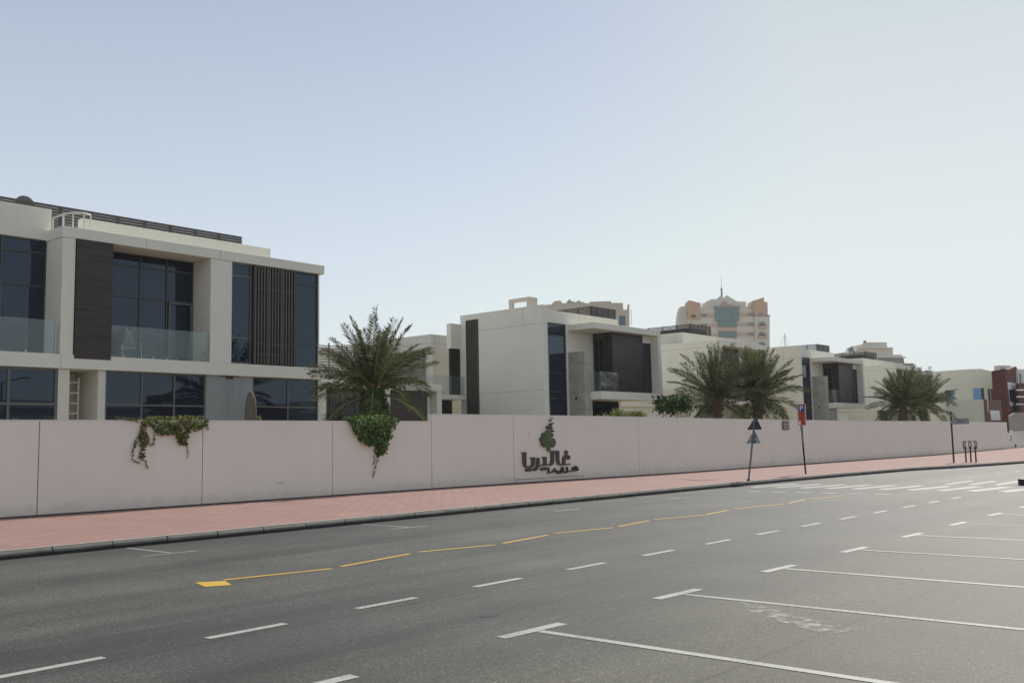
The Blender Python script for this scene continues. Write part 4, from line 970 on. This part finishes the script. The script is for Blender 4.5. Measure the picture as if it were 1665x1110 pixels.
# beige block behind the second villa, 150 m off
TD = 150.0
BB = thing('apartment_building', 'plain beige apartment block with stepped roofline rising behind the second villa', 'apartment building', (120, 88, 0))
c = lambda x, y: (880 + x*0.0961, 475 + y*0.0961)
tpoly('wall', down([(-120,215),(165,210),(230,150),(330,140),(335,185),(490,180),(830,185),(830,160),(1180,150),(1185,180),(1380,180),(1390,295),(1490,295)], GZ), beige, 0, 14, BB)
tpoly('window', R4(1318, 398, 1422, 560), glassb, -0.05, 0.3, BB)
tpoly('chimney', R4(1468, 205, 1492, 296), beige, 0, 1, BB)
mb = MB()
for k in range(9): A = tw(*c(1495, 300+30*k), 0.5); B_ = tw(*c(1533, 300+30*k), 0.5); mb.tube([A, B_], 0.03, 4)
mb.tube([tw(*c(1533, 290), 0.5), tw(*c(1533, 560), 0.5)], 0.04, 4); build('roof_ladder', mb, whitemet, BB)
def blob_things(lst, TDv, name, cat, labs, m, grp):
    for (x, y, rx, rz), lab in zip(lst, labs):
        p = tw(*c(x, y), 5); t = thing(name, lab, cat, (p.x, p.y, p.z - rz), grp)
        mb = MB(); mb.tube([(p.x, p.y, p.z - rz), (p.x, p.y, p.z + rz*0.7), (p.x, p.y, p.z + rz)], [rx, rx, rx*0.5], 12); build('tank', mb, m, t)
        mb = MB(); mb.tube([(p.x, p.y, p.z + rz), (p.x, p.y, p.z + rz*1.25)], rx*0.25, 8); build('lid', mb, m, t)
blob_things([(290,160,0.75,0.5),(370,158,0.4,0.5),(515,135,0.5,0.7),(585,145,0.45,0.5),(675,142,0.7,0.6),(745,155,0.7,0.5)], TD, 'roof_tank', 'tank',
    ['leftmost squat grey tank on the beige block roof', 'narrow grey tank, second from the left on the beige block roof', 'tallest grey tank in the middle of the beige block roof',
     'low grey tank just right of the tallest one on the beige block roof', 'grey tank, second from the right on the beige block roof', 'widest and rightmost grey tank on the beige block roof'],
    mat('tank_grey', (0.33, 0.33, 0.31), 0.7), 'roof tanks on the beige block')

# stepped cream building at the far right, 200 m off
TD = 200.0
SB = thing('apartment_building', 'stepped pale building with layered terraces rising behind the fifth villa', 'apartment building', (200, 74, 0))
c = lambda x, y: (1240 + x*0.15616, 550 + y*0.15616)
tpoly('wall', down([(960,150),(1010,95),(1080,90),(1375,95),(1378,165),(1470,165),(1485,195),(1500,260)]), towerc, 1, 16, SB)
tpoly('top_storey', [c(1075,50), c(1110,30), c(1330,30), c(1340,90), c(1075,100)], towerc, 2, 12, SB)
tpoly('cornice', R4(1010, 92, 1365, 100), capm, 0.2, 2, SB); tpoly('cornice', R4(1215, 190, 1500, 200), capm, 0.2, 2, SB)
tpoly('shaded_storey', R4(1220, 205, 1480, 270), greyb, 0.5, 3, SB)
tpoly('chimney', R4(1102, 10, 1116, 40), greyb, 2, 3, SB); tpoly('low_block', R4(1490, 255, 1595, 400), greyb, 1, 5, SB)
p0 = tw(*c(905, 95), 0); 
fa = thing('rooftop_aerial', 'pair of small grey aerials standing on the roofline left of the stepped building', 'aerial', tuple(tw(*c(920, 140), 0)))
mb = MB(); mb.tube([tw(*c(903, 98), 0), tw(*c(907, 145), 0)], 0.25, 5); mb.tube([tw(*c(930, 80), 0), tw(*c(928, 145), 0)], [0.12, 0.7], 5); build('mast', mb, greyb, fa)

# ------------------------------------------------------------------ cream and red-brown houses at the right end
CH = thing('house', 'cream two storey house with blue window films beyond the end of the wall', 'house', (116, 34, KZ))
XH = 116.0
def onXp(px, py, X): return onX(px, py, X)
ya, zt = onX(1612, 603, XH); yb, _ = onX(1485, 604, XH)
def xface(name, pts, X, th, m, parent, **k):
    """polygon on a plane of constant X (faces the camera), extruded towards +X"""
    q = [onX(px, py, X) for px, py in pts]; mb = MB(); mb.prism(q, lambda u, v, d: (X + d, u, v), 0, th); return build(name, mb, m, parent, **k)
xface('wall', [(1480,607),(1545,602),(1575,600),(1595,599.5),(1612,603),(1625,735),(1480,735)], XH, 9, mat('pale_cream_render', (0.75, 0.735, 0.60), 0.85, 0.08, 0.4), CH)
xface('roof_ledge', [(1490,604.5),(1500,603),(1514,602.6),(1514,605),(1490,606.5)], XH + 0.2, 1.0, greyb, CH)
xface('wall_recess_band', [(1535,624.5),(1560,623),(1590,620.5),(1590,622),(1560,624),(1535,626)], XH - 0.06, 0.05, capm, CH)
for pts, m_ in (([(1582,631),(1595,631),(1596,650),(1583,650)], bluep), ([(1595.4,630.5),(1599,630.5),(1600.5,650),(1596.4,650)], glassd), ([(1605.5,632),(1609,632),(1610.5,650),(1607,650)], glassd), ([(1610.5,632),(1614,632),(1615.5,650),(1612,650)], glassd),
                ([(1537,634),(1551,634),(1552,652),(1538,652)], bluep), ([(1537,634),(1546,634),(1547,645),(1538,645)], glass)):
    xface('window', pts, XH - (0.06 if m_ is not glass else 0.09), 0.05, m_, CH)
XG = 102.5
xface('garage_wall', [(1537,651.5),(1605,649),(1610,735),(1537,735)], XG, 0.3, MATS['pale_cream_render'], CH)
xface('garage_side', [(1526,656),(1537,651.5),(1537,735),(1526,735)], XG + 0.5, 3.0, cream, CH)
xface('vent', [(1539,652.5),(1543.5,652.5),(1543.5,660),(1539,660)], XG - 0.05, 0.04, greyb, CH)
ygf = onX(1605, 660, XG)[0]
def yface(name, pts, Y, th, m, parent, **k):
    q = [onY(px, py, Y) for px, py in pts]; mb = MB(); mb.prism(q, lambda u, v, d: (u, Y + d, v), 0, th); return build(name, mb, m, parent, **k)
yface('garage_front', [(1604.5,649),(1628,650.5),(1634,735),(1610,735)], ygf - 0.03, 0.3, rust2, CH)
yface('garage_window', [(1610,667),(1625,667),(1627,683),(1612,683)], ygf - 0.1, 0.04, whitep, CH)

RH = thing('house', 'red brown house with a notched roofline at the right edge, white framed window', 'house', (118, 29, KZ))
XR = 112.0
yr0 = onX(1612, 660, XR)[0]; yr1 = onX(1634, 660, XR)[0]
xface('side_wall', [(1612,603),(1634,600),(1643,735),(1620,735)], XR, 0.6, rust, RH)
yface('front_wall', [(1634,599.5),(1637,600.5),(1641,600.5),(1652,595.5),(1654.5,600),(1664,735),(1643,735)], yr1, 0.5, mat('red_brown_front', (0.165, 0.062, 0.045), 0.85, 0.15, 0.8), RH)
fw_ = yface('window_frame', [(1638.5,621),(1651,623),(1656,660),(1643,659.5)], yr1 - 0.06, 0.05, whitep, RH)
yface('pane', [(1641.5,633),(1651,633.5),(1653,653),(1643.5,652.5)], yr1 - 0.12, 0.05, glassd, fw_)
yface('roof_box', [(1626,594),(1643,594),(1643,603),(1626,603)], yr1 + 1.2, 0.6, towerc, RH)
WH = thing('house', 'white and dark red house fragment with balcony rails at the extreme right edge', 'house', (140, 30, KZ))
yface('wall', [(1655,600),(1690,600),(1690,740),(1660,740)], 27.6, 0.3, capm, WH)
yface('red_wall', [(1656,623),(1690,622),(1690,740),(1664,740)], 27.0, 0.2, rust, WH)
mb = MB()
for py in (634, 645, 657): A = onY(1653, py, 26.7); B_ = onY(1690, py, 26.7); mb.tube([(A[0], 26.7, A[1]), (B_[0], 26.7, B_[1])], 0.07, 5)
build('balcony_rail', mb, whitemet, WH)
yface('window', [(1659,607),(1662,607),(1663,622),(1660,622)], 27.5, 0.05, glassd, WH)
GS = thing('shade_canopy', 'plain taupe car shade canopy with a stepped edge beyond the end of the wall', 'canopy', (104, 25, KZ))
yface('panel', [(1641,676),(1650,670.5),(1690,669),(1690,701),(1643,700)], 24.6, 0.1, mat('canopy_taupe', (0.36, 0.33, 0.29), 0.85, 0.08, 1), GS)
GT = thing('gate', 'white metal bar gate standing beyond the end of the boundary wall', 'gate', (99, 24, KZ))
gx0 = 97.9; gx1 = 104
mb = MB(); mb.box(gx0, gx0 + 0.6, 23.9, 24.1, KZ, 1.75); build('gate_post', mb, capm, GT)
boxp('gate_base', capm, GT, (gx0 + 0.6, gx1, 23.95, 24.05, KZ, 0.7))
mb = MB(); x = gx0 + 0.65
while x < gx1: mb.box(x, x + 0.09, 23.96, 24.02, 0.7, 1.6); x += 0.2
mb.box(gx0 + 0.6, gx1, 23.94, 24.04, 1.6, 1.68); build('gate_bars', mb, whitemet, GT)

# ------------------------------------------------------------------ palms
def palm(label, x, y, zt, tr_r, Rc, nf, seed, group, trunk_m=bark, dates=False, zlean=0.0):
    rnd = random.Random(seed)
    T = thing('palm_tree', label, 'palm tree', (x, y, KZ), group)
    # trunk with leaf base scars
    mb = MB(); n = 14; m = 26; vs = []; fs = []
    for j in range(m+1):
        z = KZ + (zt - KZ)*j/m; r = tr_r*(1.05 - 0.12*j/m)*(1 + (0.07 if j % 2 else -0.05)) * (1.25 if j > m-4 else 1)
        for i in range(n):
            a = 2*math.pi*(i + 0.5*(j % 2))/n; rr = r*(1 + rnd.uniform(-0.05, 0.05)); vs.append((x + rr*math.cos(a), y + rr*math.sin(a), z))
    for j in range(m):
        for i in range(n): fs.append((j*n+i, j*n+(i+1) % n, (j+1)*n+(i+1) % n, (j+1)*n+i))
    mb.add(vs, fs)
    # old frond stubs
    for k in range(46):
        a = rnd.uniform(0, 2*math.pi); z = rnd.uniform(zt - 1.1, zt - 0.05); r = tr_r*0.95; l = rnd.uniform(0.12, 0.28)
        p = Vector((x + r*math.cos(a), y + r*math.sin(a), z)); q = p + Vector((math.cos(a)*l*0.7, math.sin(a)*l*0.7, l*0.8)); mb.tube([p, q], [0.05, 0.03], 4)
    build('trunk', mb, trunk_m, T)
    mb = MB(); rb = MB()
    C0 = Vector((x, y, zt))
    ga = 2.399963
    for k in range(nf):
        f = (k + 0.5)/nf; az = k*ga + rnd.uniform(-0.2, 0.2)
        el0 = R(90 - 84*f - (30 if f > 0.8 and k % 2 else 0) + rnd.uniform(-6, 6))          # launch elevation, top to drooping
        L = Rc*(1.10 - 0.14*f)*rnd.uniform(0.84, 1.12)
        droop = R(rnd.uniform(26, 56))*(0.30 + 0.95*f)
        side = rnd.uniform(-0.25, 0.25)
        seg = 14; pts = [C0 + Vector((math.cos(az), math.sin(az), 0))*0.10 + Vector((0, 0, rnd.uniform(-0.15, 0.15)))]
        for j in range(seg):
            u = (j+1)/seg; e = el0 - droop*u**1.5; a2 = az + side*u
            pts.append(pts[-1] + Vector((math.cos(e)*math.cos(a2), math.cos(e)*math.sin(a2), math.sin(e)))*L/seg)
        rb.tube(pts, [0.035*(1 - 0.85*j/seg) for j in range(seg+1)], 4)
        nl = 46; twist = rnd.uniform(-0.9, 0.9)
        for j in range(nl):
            u = 0.14 + 0.86*j/(nl-1); s_ = u*seg; i0 = min(int(s_), seg-1); fr = s_ - i0
            p = pts[i0].lerp(pts[i0+1], fr); t = (pts[i0+1]-pts[i0]).normalized()
            sd_ = t.cross(Vector((0, 0, 1)));
            if sd_.length < 0.05: sd_ = Vector((-math.sin(az), math.cos(az), 0))
            sd_.normalize(); up = sd_.cross(t).normalized()
            sd2 = (sd_*math.cos(twist) + up*math.sin(twist)); up2 = (up*math.cos(twist) - sd_*math.sin(twist))
            ll = Rc*0.20*(math.sin(math.pi*(0.12 + 0.80*u))**0.7)*rnd.uniform(0.8, 1.15)
            for sg in (-1, 1):
                fan = 0.50 + 0.6*u
                d = (sd2*sg*1.0 + t*fan + up2*rnd.uniform(0.05, 0.55)).normalized()
                d = (d + Vector((0, 0, -0.12))).normalized()
                wv = t.cross(d).cross(d).normalized()*0.023*(Rc/2.6) if rnd.random() < 0.5 else up2*0.021*(Rc/2.6)
                mid = p + d*ll*0.45; tip = p + d*ll + Vector((0, 0, -0.10*ll))
                mb.add([p, mid + wv, tip, mid - wv], [(0, 1, 2, 3)])
    crown = build('crown', mb, palml, T, fix=False); build('frond_ribs', rb, mat('frond_rib', (0.22, 0.20, 0.09), 0.6) if 'frond_rib' not in MATS else MATS['frond_rib'], crown)
    if dates:
        dm = MB()
        for k in range(60):
            a = rnd.uniform(0, 2*math.pi); l = rnd.uniform(0.5, 1.0)*Rc*0.33
            p = C0 + Vector((0, 0, 0.1)); q = C0 + Vector((math.cos(a)*l*0.6, math.sin(a)*l*0.6, l*0.7)); r_ = C0 + Vector((math.cos(a)*l*1.1, math.sin(a)*l*1.1, l*0.35))
            dm.tube([p, q, r_], 0.014, 3)
        build('date_stalks', dm, datem, T)
    return T
gp_ = 'date palms rising behind the boundary wall'
px1, pz1 = onY(607, 636, 25.6)
palm('near palm with its trunk wrapped in ivy, beside the first villa', px1, 25.6, pz1, 0.24, 2.42, 46, 3, gp_)
x2, z2 = onY(1166, 655, 27.5); palm('left palm of the pair in front of the third villa', x2, 27.5, z2 + 0.15, 0.22, 2.8, 54, 8, gp_)
x3, z3 = onY(1232, 654, 26.5); palm('right palm of the pair, thick scaly trunk above the triangular signs', x3, 26.5, z3 + 0.15, 0.28, 2.95, 58, 21, gp_, dates=True)
x4, z4 = onY(1469, 664, 27.0); palm('left palm of the dense far clump near the end of the wall', x4, 27.0, z4 + 0.1, 0.25, 2.9, 62, 5, gp_)
x5, z5 = onY(1500, 662, 27.6); palm('right palm of the dense far clump near the end of the wall', x5, 27.6, z5 + 0.1, 0.25, 2.8, 60, 6, gp_)

# ------------------------------------------------------------------ ivy and shrubs
def leaf(mb, p, n, s, rnd):
    """small pointed leaf"""
    a = Vector((rnd.uniform(-1, 1), rnd.uniform(-1, 1), rnd.uniform(-1, 1))).normalized(); t = n.cross(a)
    if t.length < 0.1: t = n.cross(Vector((0, 0, 1)))
    t.normalize(); b = n.cross(t).normalized()
    mb.add([p - t*s*0.55, p - b*s*0.38 + n*s*0.06, p + t*s*0.65 , p + b*s*0.38 + n*s*0.06], [(0, 1, 2, 3)])
def inside(x, y, poly):
    c_ = False; j = len(poly)-1
    for i in range(len(poly)):
        if (poly[i][1] > y) != (poly[j][1] > y) and x < (poly[j][0]-poly[i][0])*(y-poly[i][1])/(poly[j][1]-poly[i][1]+1e-9)+poly[i][0]: c_ = not c_
        j = i
    return c_
def wallY(X):
    for i in range(len(wall_pts)-1):
        (xa, ya), (xb, yb) = wall_pts[i], wall_pts[i+1]
        if xa <= X <= xb: return ya + (yb-ya)*(X-xa)/(xb-xa)
    return 23.5
def ivy(mb, stems, polys, n, size, thick, seed, topz=2.40):
    rnd = random.Random(seed)
    for poly in polys:
        q = []
        for px, py in poly:
            X, Z = onY(px, py, 23.45); q.append((X, Z))
        x0 = min(p[0] for p in q); x1 = max(p[0] for p in q); z0 = min(p[1] for p in q); z1 = max(p[1] for p in q)
        area = (x1-x0)*(z1-z0); cnt = int(n*area)
        for _ in range(cnt):
            X = rnd.uniform(x0, x1); Z = rnd.uniform(z0, z1)
            if not inside(X, Z, q): continue
            cl = math.sin(X*13 + Z*3)*math.sin(Z*17 - X*5); 
            d = rnd.uniform(0.01, thick)*(0.7 + 0.3*cl)
            yw = wallY(X) - d
            if Z > topz - 0.02: yw = wallY(X) + rnd.uniform(-thick, 0.3)
            nn = Vector((rnd.uniform(-0.7, 0.7), -1, rnd.uniform(-0.1, 1.1))).normalized()
            leaf(mb, Vector((X, yw, Z)), nn, size*rnd.uniform(0.7, 1.35), rnd)
def trail(mb, st, pts, size, seed, step=0.035):
    rnd = random.Random(seed); W = []
    for px, py in pts: X, Z = onY(px, py, 23.42); W.append(Vector((X, wallY(X) - 0.03, Z)))
    st.tube(W, 0.007, 4)
    for a, b in zip(W, W[1:]):
        k = max(1, int((b-a).length/step))
        for i in range(k):
            p = a.lerp(b, i/k) + Vector((rnd.uniform(-0.03, 0.03), -rnd.uniform(0, 0.04), rnd.uniform(-0.03, 0.03))); leaf(mb, p, Vector((rnd.uniform(-.5,.5), -1, rnd.uniform(0, .8))).normalized(), size*rnd.uniform(0.7, 1.2), rnd)
I1 = thing('ivy', 'browning ivy spilling over the wall in front of the near villa ground floor windows', 'ivy', (12.4, 23.3, 1.3))
mb = MB(); st = MB()
ivy(mb, st, [[(230,679),(250,676),(275,677),(300,675),(330,677),(336,684),(333,695),(325,697),(318,701),(308,700),(304,712),(303,722),(296,724),(291,724),(288,715),(285,705),(270,707),(258,708),(250,699),(243,692),(237,692),(230,692)]], 900, 0.075, 0.20, 1)
ivy(mb, st, [[(228,690),(238,690),(240,705),(243,712),(241,722),(237,728),(236,745),(230,750),(226,748),(229,735),(228,715)]], 950, 0.06, 0.10, 2)
for k, pts in enumerate(([(231,712),(222,722),(217,735),(217,745),(223,751),(230,752)], [(238,705),(243,715),(243,722),(250,724),(253,715),(252,705)], [(234,745),(239,750),(240,762)], [(303,722),(306,730),(306,745)], [(200,679),(215,682),(228,686)], [(190,678),(205,680),(230,681)], [(334,685),(338,695),(336,700)], [(229,705),(223,715),(219,730)], [(330,682),(341,684)])):
    trail(mb, st, pts, 0.055, 20+k)
build('leaves', mb, ivyb, I1, fix=False); build('stem', st, barkd, I1)
I2 = thing('ivy', 'bright green ivy spilling over the wall below the near palm', 'ivy', (22, 23.2, 1.3))
mb = MB(); st = MB()
ivy(mb, st, [[(562,678),(575,676),(600,675),(618,673),(630,678),(645,681),(643,687),(636,694),(632,700),(631,712),(627,720),(625,728),(621,738),(614,740),(610,735),(605,722),(598,726),(590,722),(582,716),(577,708),(571,702),(567,690)]], 1000, 0.085, 0.30, 4)
ivy(mb, st, [[(607,730),(621,732),(617,741),(612,744),(608,738)]], 900, 0.06, 0.08, 5)
for k, pts in enumerate(([(612,740),(613,748),(609,758),(606,768),(606,777)], [(607,740),(608,748),(605,756)], [(628,715),(629,725),(625,730)], [(582,712),(586,720)], [(631,700),(632,712)], [(640,690),(634,697)], [(596,722),(598,726)], [(560,678),(572,690)])):
    trail(mb, st, pts, 0.06, 40+k)
build('leaves', mb, ivyg, I2, fix=False); build('stem', st, barkd, I2)
I3 = thing('ivy', 'green ivy climbing around the near palm trunk', 'ivy', (px1, 25.6, KZ))
rnd = random.Random(9); mb = MB()
for _ in range(5200):
    a = rnd.uniform(0, 2*math.pi); z = rnd.uniform(1.8, pz1 + 0.05); f = (z - 2.3)/(pz1-2.3)
    r = 0.27 + rnd.uniform(0, 0.13) + 0.10*math.sin(z*5 + a*2) + max(0, 0.28*(1 - f*1.4)); p = Vector((px1 + r*math.cos(a) + max(0, 0.12*(1-f)), 25.6 + r*math.sin(a), z))
    leaf(mb, p, Vector((math.cos(a), math.sin(a), rnd.uniform(0, 0.8))).normalized(), rnd.uniform(0.06, 0.11), rnd)
build('leaves', mb, ivyg, I3, fix=False)
mb = MB(); mb.tube([(px1 + 0.2, 25.4, KZ), (px1 + 0.26, 25.45, 1.6), (px1 + 0.2, 25.4, pz1 - 0.2)], 0.03, 5); build('stem', mb, barkd, I3)

def bush(label, name, cx_, cy_, z0, rx, ry, rz, n, size, m, seed, stems=6):
    rnd = random.Random(seed); B_ = thing(name, label, 'shrub' if name != 'leafy_tree' else 'tree', (cx_, cy_, KZ)); mb = MB(); st = MB()
    clumps = []
    for k in range(stems*3):
        a = rnd.uniform(0, 2*math.pi); u = math.sqrt(rnd.random()); clumps.append(Vector((cx_ + rx*u*math.cos(a), cy_ + ry*u*math.sin(a), z0 + rz*(rnd.uniform(-0.6, 1)*(1 - 0.5*u)))))
    for i, cc in enumerate(clumps):
        if i % 2 == 0: st.tube([(cx_, cy_, KZ), ((cx_+cc.x)/2, (cy_+cc.y)/2, (KZ+cc.z)/2 + 0.2), tuple(cc)], [0.035, 0.02, 0.008], 4)
        for _ in range(n // len(clumps)):
            p = cc + Vector((rnd.gauss(0, 1)*rx*0.20, rnd.gauss(0, 1)*ry*0.2, rnd.gauss(0, 1)*rz*0.24))
            leaf(mb, p, Vector((rnd.uniform(-1, 1), rnd.uniform(-1, 1), rnd.uniform(-0.2, 1.2))).normalized(), size*rnd.uniform(0.6, 1.4), rnd)
    build('foliage' if name != 'leafy_tree' else 'crown', mb, m, B_, fix=False); build('stem' if name != 'leafy_tree' else 'trunk', st, barkd, B_); return B_
bx_, bz_ = onY(1090, 660, 26.5); bush('dark leafy tree with drooping leaflets above the wall left of the paired palms', 'leafy_tree', bx_, 26.5, bz_, 1.35, 0.7, 0.55, 1500, 0.15, treeg, 13, 5)
bx_, bz_ = onY(1012, 676, 26); bush('yellow green bush below the second villa balcony', 'shrub', bx_, 26, bz_ - 0.1, 1.3, 0.6, 0.38, 2200, 0.10, yelg, 4, 7)
bx_, bz_ = onY(45, 676, 26); bush('sparse leafy shrub against the far left ground floor window', 'shrub', bx_, 26, bz_ - 0.1, 0.7, 0.3, 0.10, 90, 0.05, treeg, 5, 5)
bx_, bz_ = onY(205, 681, 24.6); bush('wispy twigs rising just behind the wall beside the browning ivy', 'shrub', bx_, 24.6, bz_ - 0.12, 0.7, 0.2, 0.10, 140, 0.05, yelg, 6, 5)
bx_, bz_ = onY(408, 686, 25.5); bush('small yellow green sprig below the folded parasol', 'shrub', bx_, 25.0, bz_ - 0.05, 0.12, 0.12, 0.22, 160, 0.07, yelg, 7, 3)
bx_, bz_ = onG(1645, 728, KZ); bush('small dry weed clump at the foot of the white gate', 'shrub', 97.9, 23.7, 0.3, 0.5, 0.15, 0.15, 300, 0.08, treeg, 8, 4)

# ------------------------------------------------------------------ across the road (seen mirrored in the villa windows)
for i, (x0, x1, y0, h, m_, lab) in enumerate(((14, 33, -38, 5.2, whiteB, 'low pale house across the road, mirrored in the leftmost ground floor window'),
        (36, 52, -36, 5.8, beige, 'beige house across the road, mirrored low in the near villa ground floor windows'),
        (55, 70, -37, 6.6, rust2, 'brown house across the road, mirrored in the window beside the stained panel'),
        (73, 96, -38, 6.0, whiteB, 'wide pale house across the road, mirrored in the window behind the near palm'))):
    hs = thing('house', lab, 'house', ((x0+x1)/2, y0, 0), 'houses across the road')
    boxp('wall', m_, hs, (x0, x1, y0 - 9, y0, 0.0, h), (x0 + 2, x0 + 7, y0 - 7, y0 - 1, h + .001, h + 1.1))
    boxp('parapet', capm, hs, (x0 - 0.1, x1 + 0.1, y0, y0 + 0.12, h - 0.3, h + 0.12))
    for k in range(4):
        xw = x0 + (x1-x0)*(k + 0.5)/4; fr_ = boxp('window', alum, hs, (xw - 0.8, xw + 0.8, y0 + 0.001, y0 + 0.06, 1.0, 2.6)); boxp('pane', glassd, fr_, (xw - 0.7, xw + 0.7, y0 + 0.061, y0 + 0.07, 1.1, 2.5))
sl = thing('street_lamp', 'double armed street lamp across the road, mirrored in the leftmost ground floor window', 'street lamp', (31, -20, 0))
mb = MB(); mb.tube([(31, -20, 0), (31, -20, 7.4)], [0.11, 0.06], 10); build('pole', mb, alum, sl)
mb = MB(); mb.tube([(29.2, -20, 7.75), (31, -20, 7.4), (32.8, -20, 7.75)], 0.05, 8); build('arm', mb, alum, sl)
for x in (29.0, 33.0): boxp('lamp_head', alum, sl, (x - 0.35, x + 0.35, -20.15, -19.85, 7.72, 7.84), bevel=0.03)

# ------------------------------------------------------------------ haze
mb = MB(); mb.box(-520, 1120, -620, 1020, -1.05, 62)
hm = bpy.data.materials.new('haze_air'); hm.use_nodes = True; t = hm.node_tree
for n in list(t.nodes):
    if n.type == 'BSDF_PRINCIPLED': t.nodes.remove(n)
pv = t.nodes.new('ShaderNodeVolumePrincipled'); pv.inputs['Color'].default_value = (0.90, 0.93, 0.96, 1); pv.inputs['Density'].default_value = 0.00032
t.links.new(pv.outputs[0], t.nodes['Material Output'].inputs['Volume'])
hz_o = build('haze', mb, hm); hz_o['kind'] = 'stuff'; hz_o['label'] = 'thin pale dusty air over the whole street'
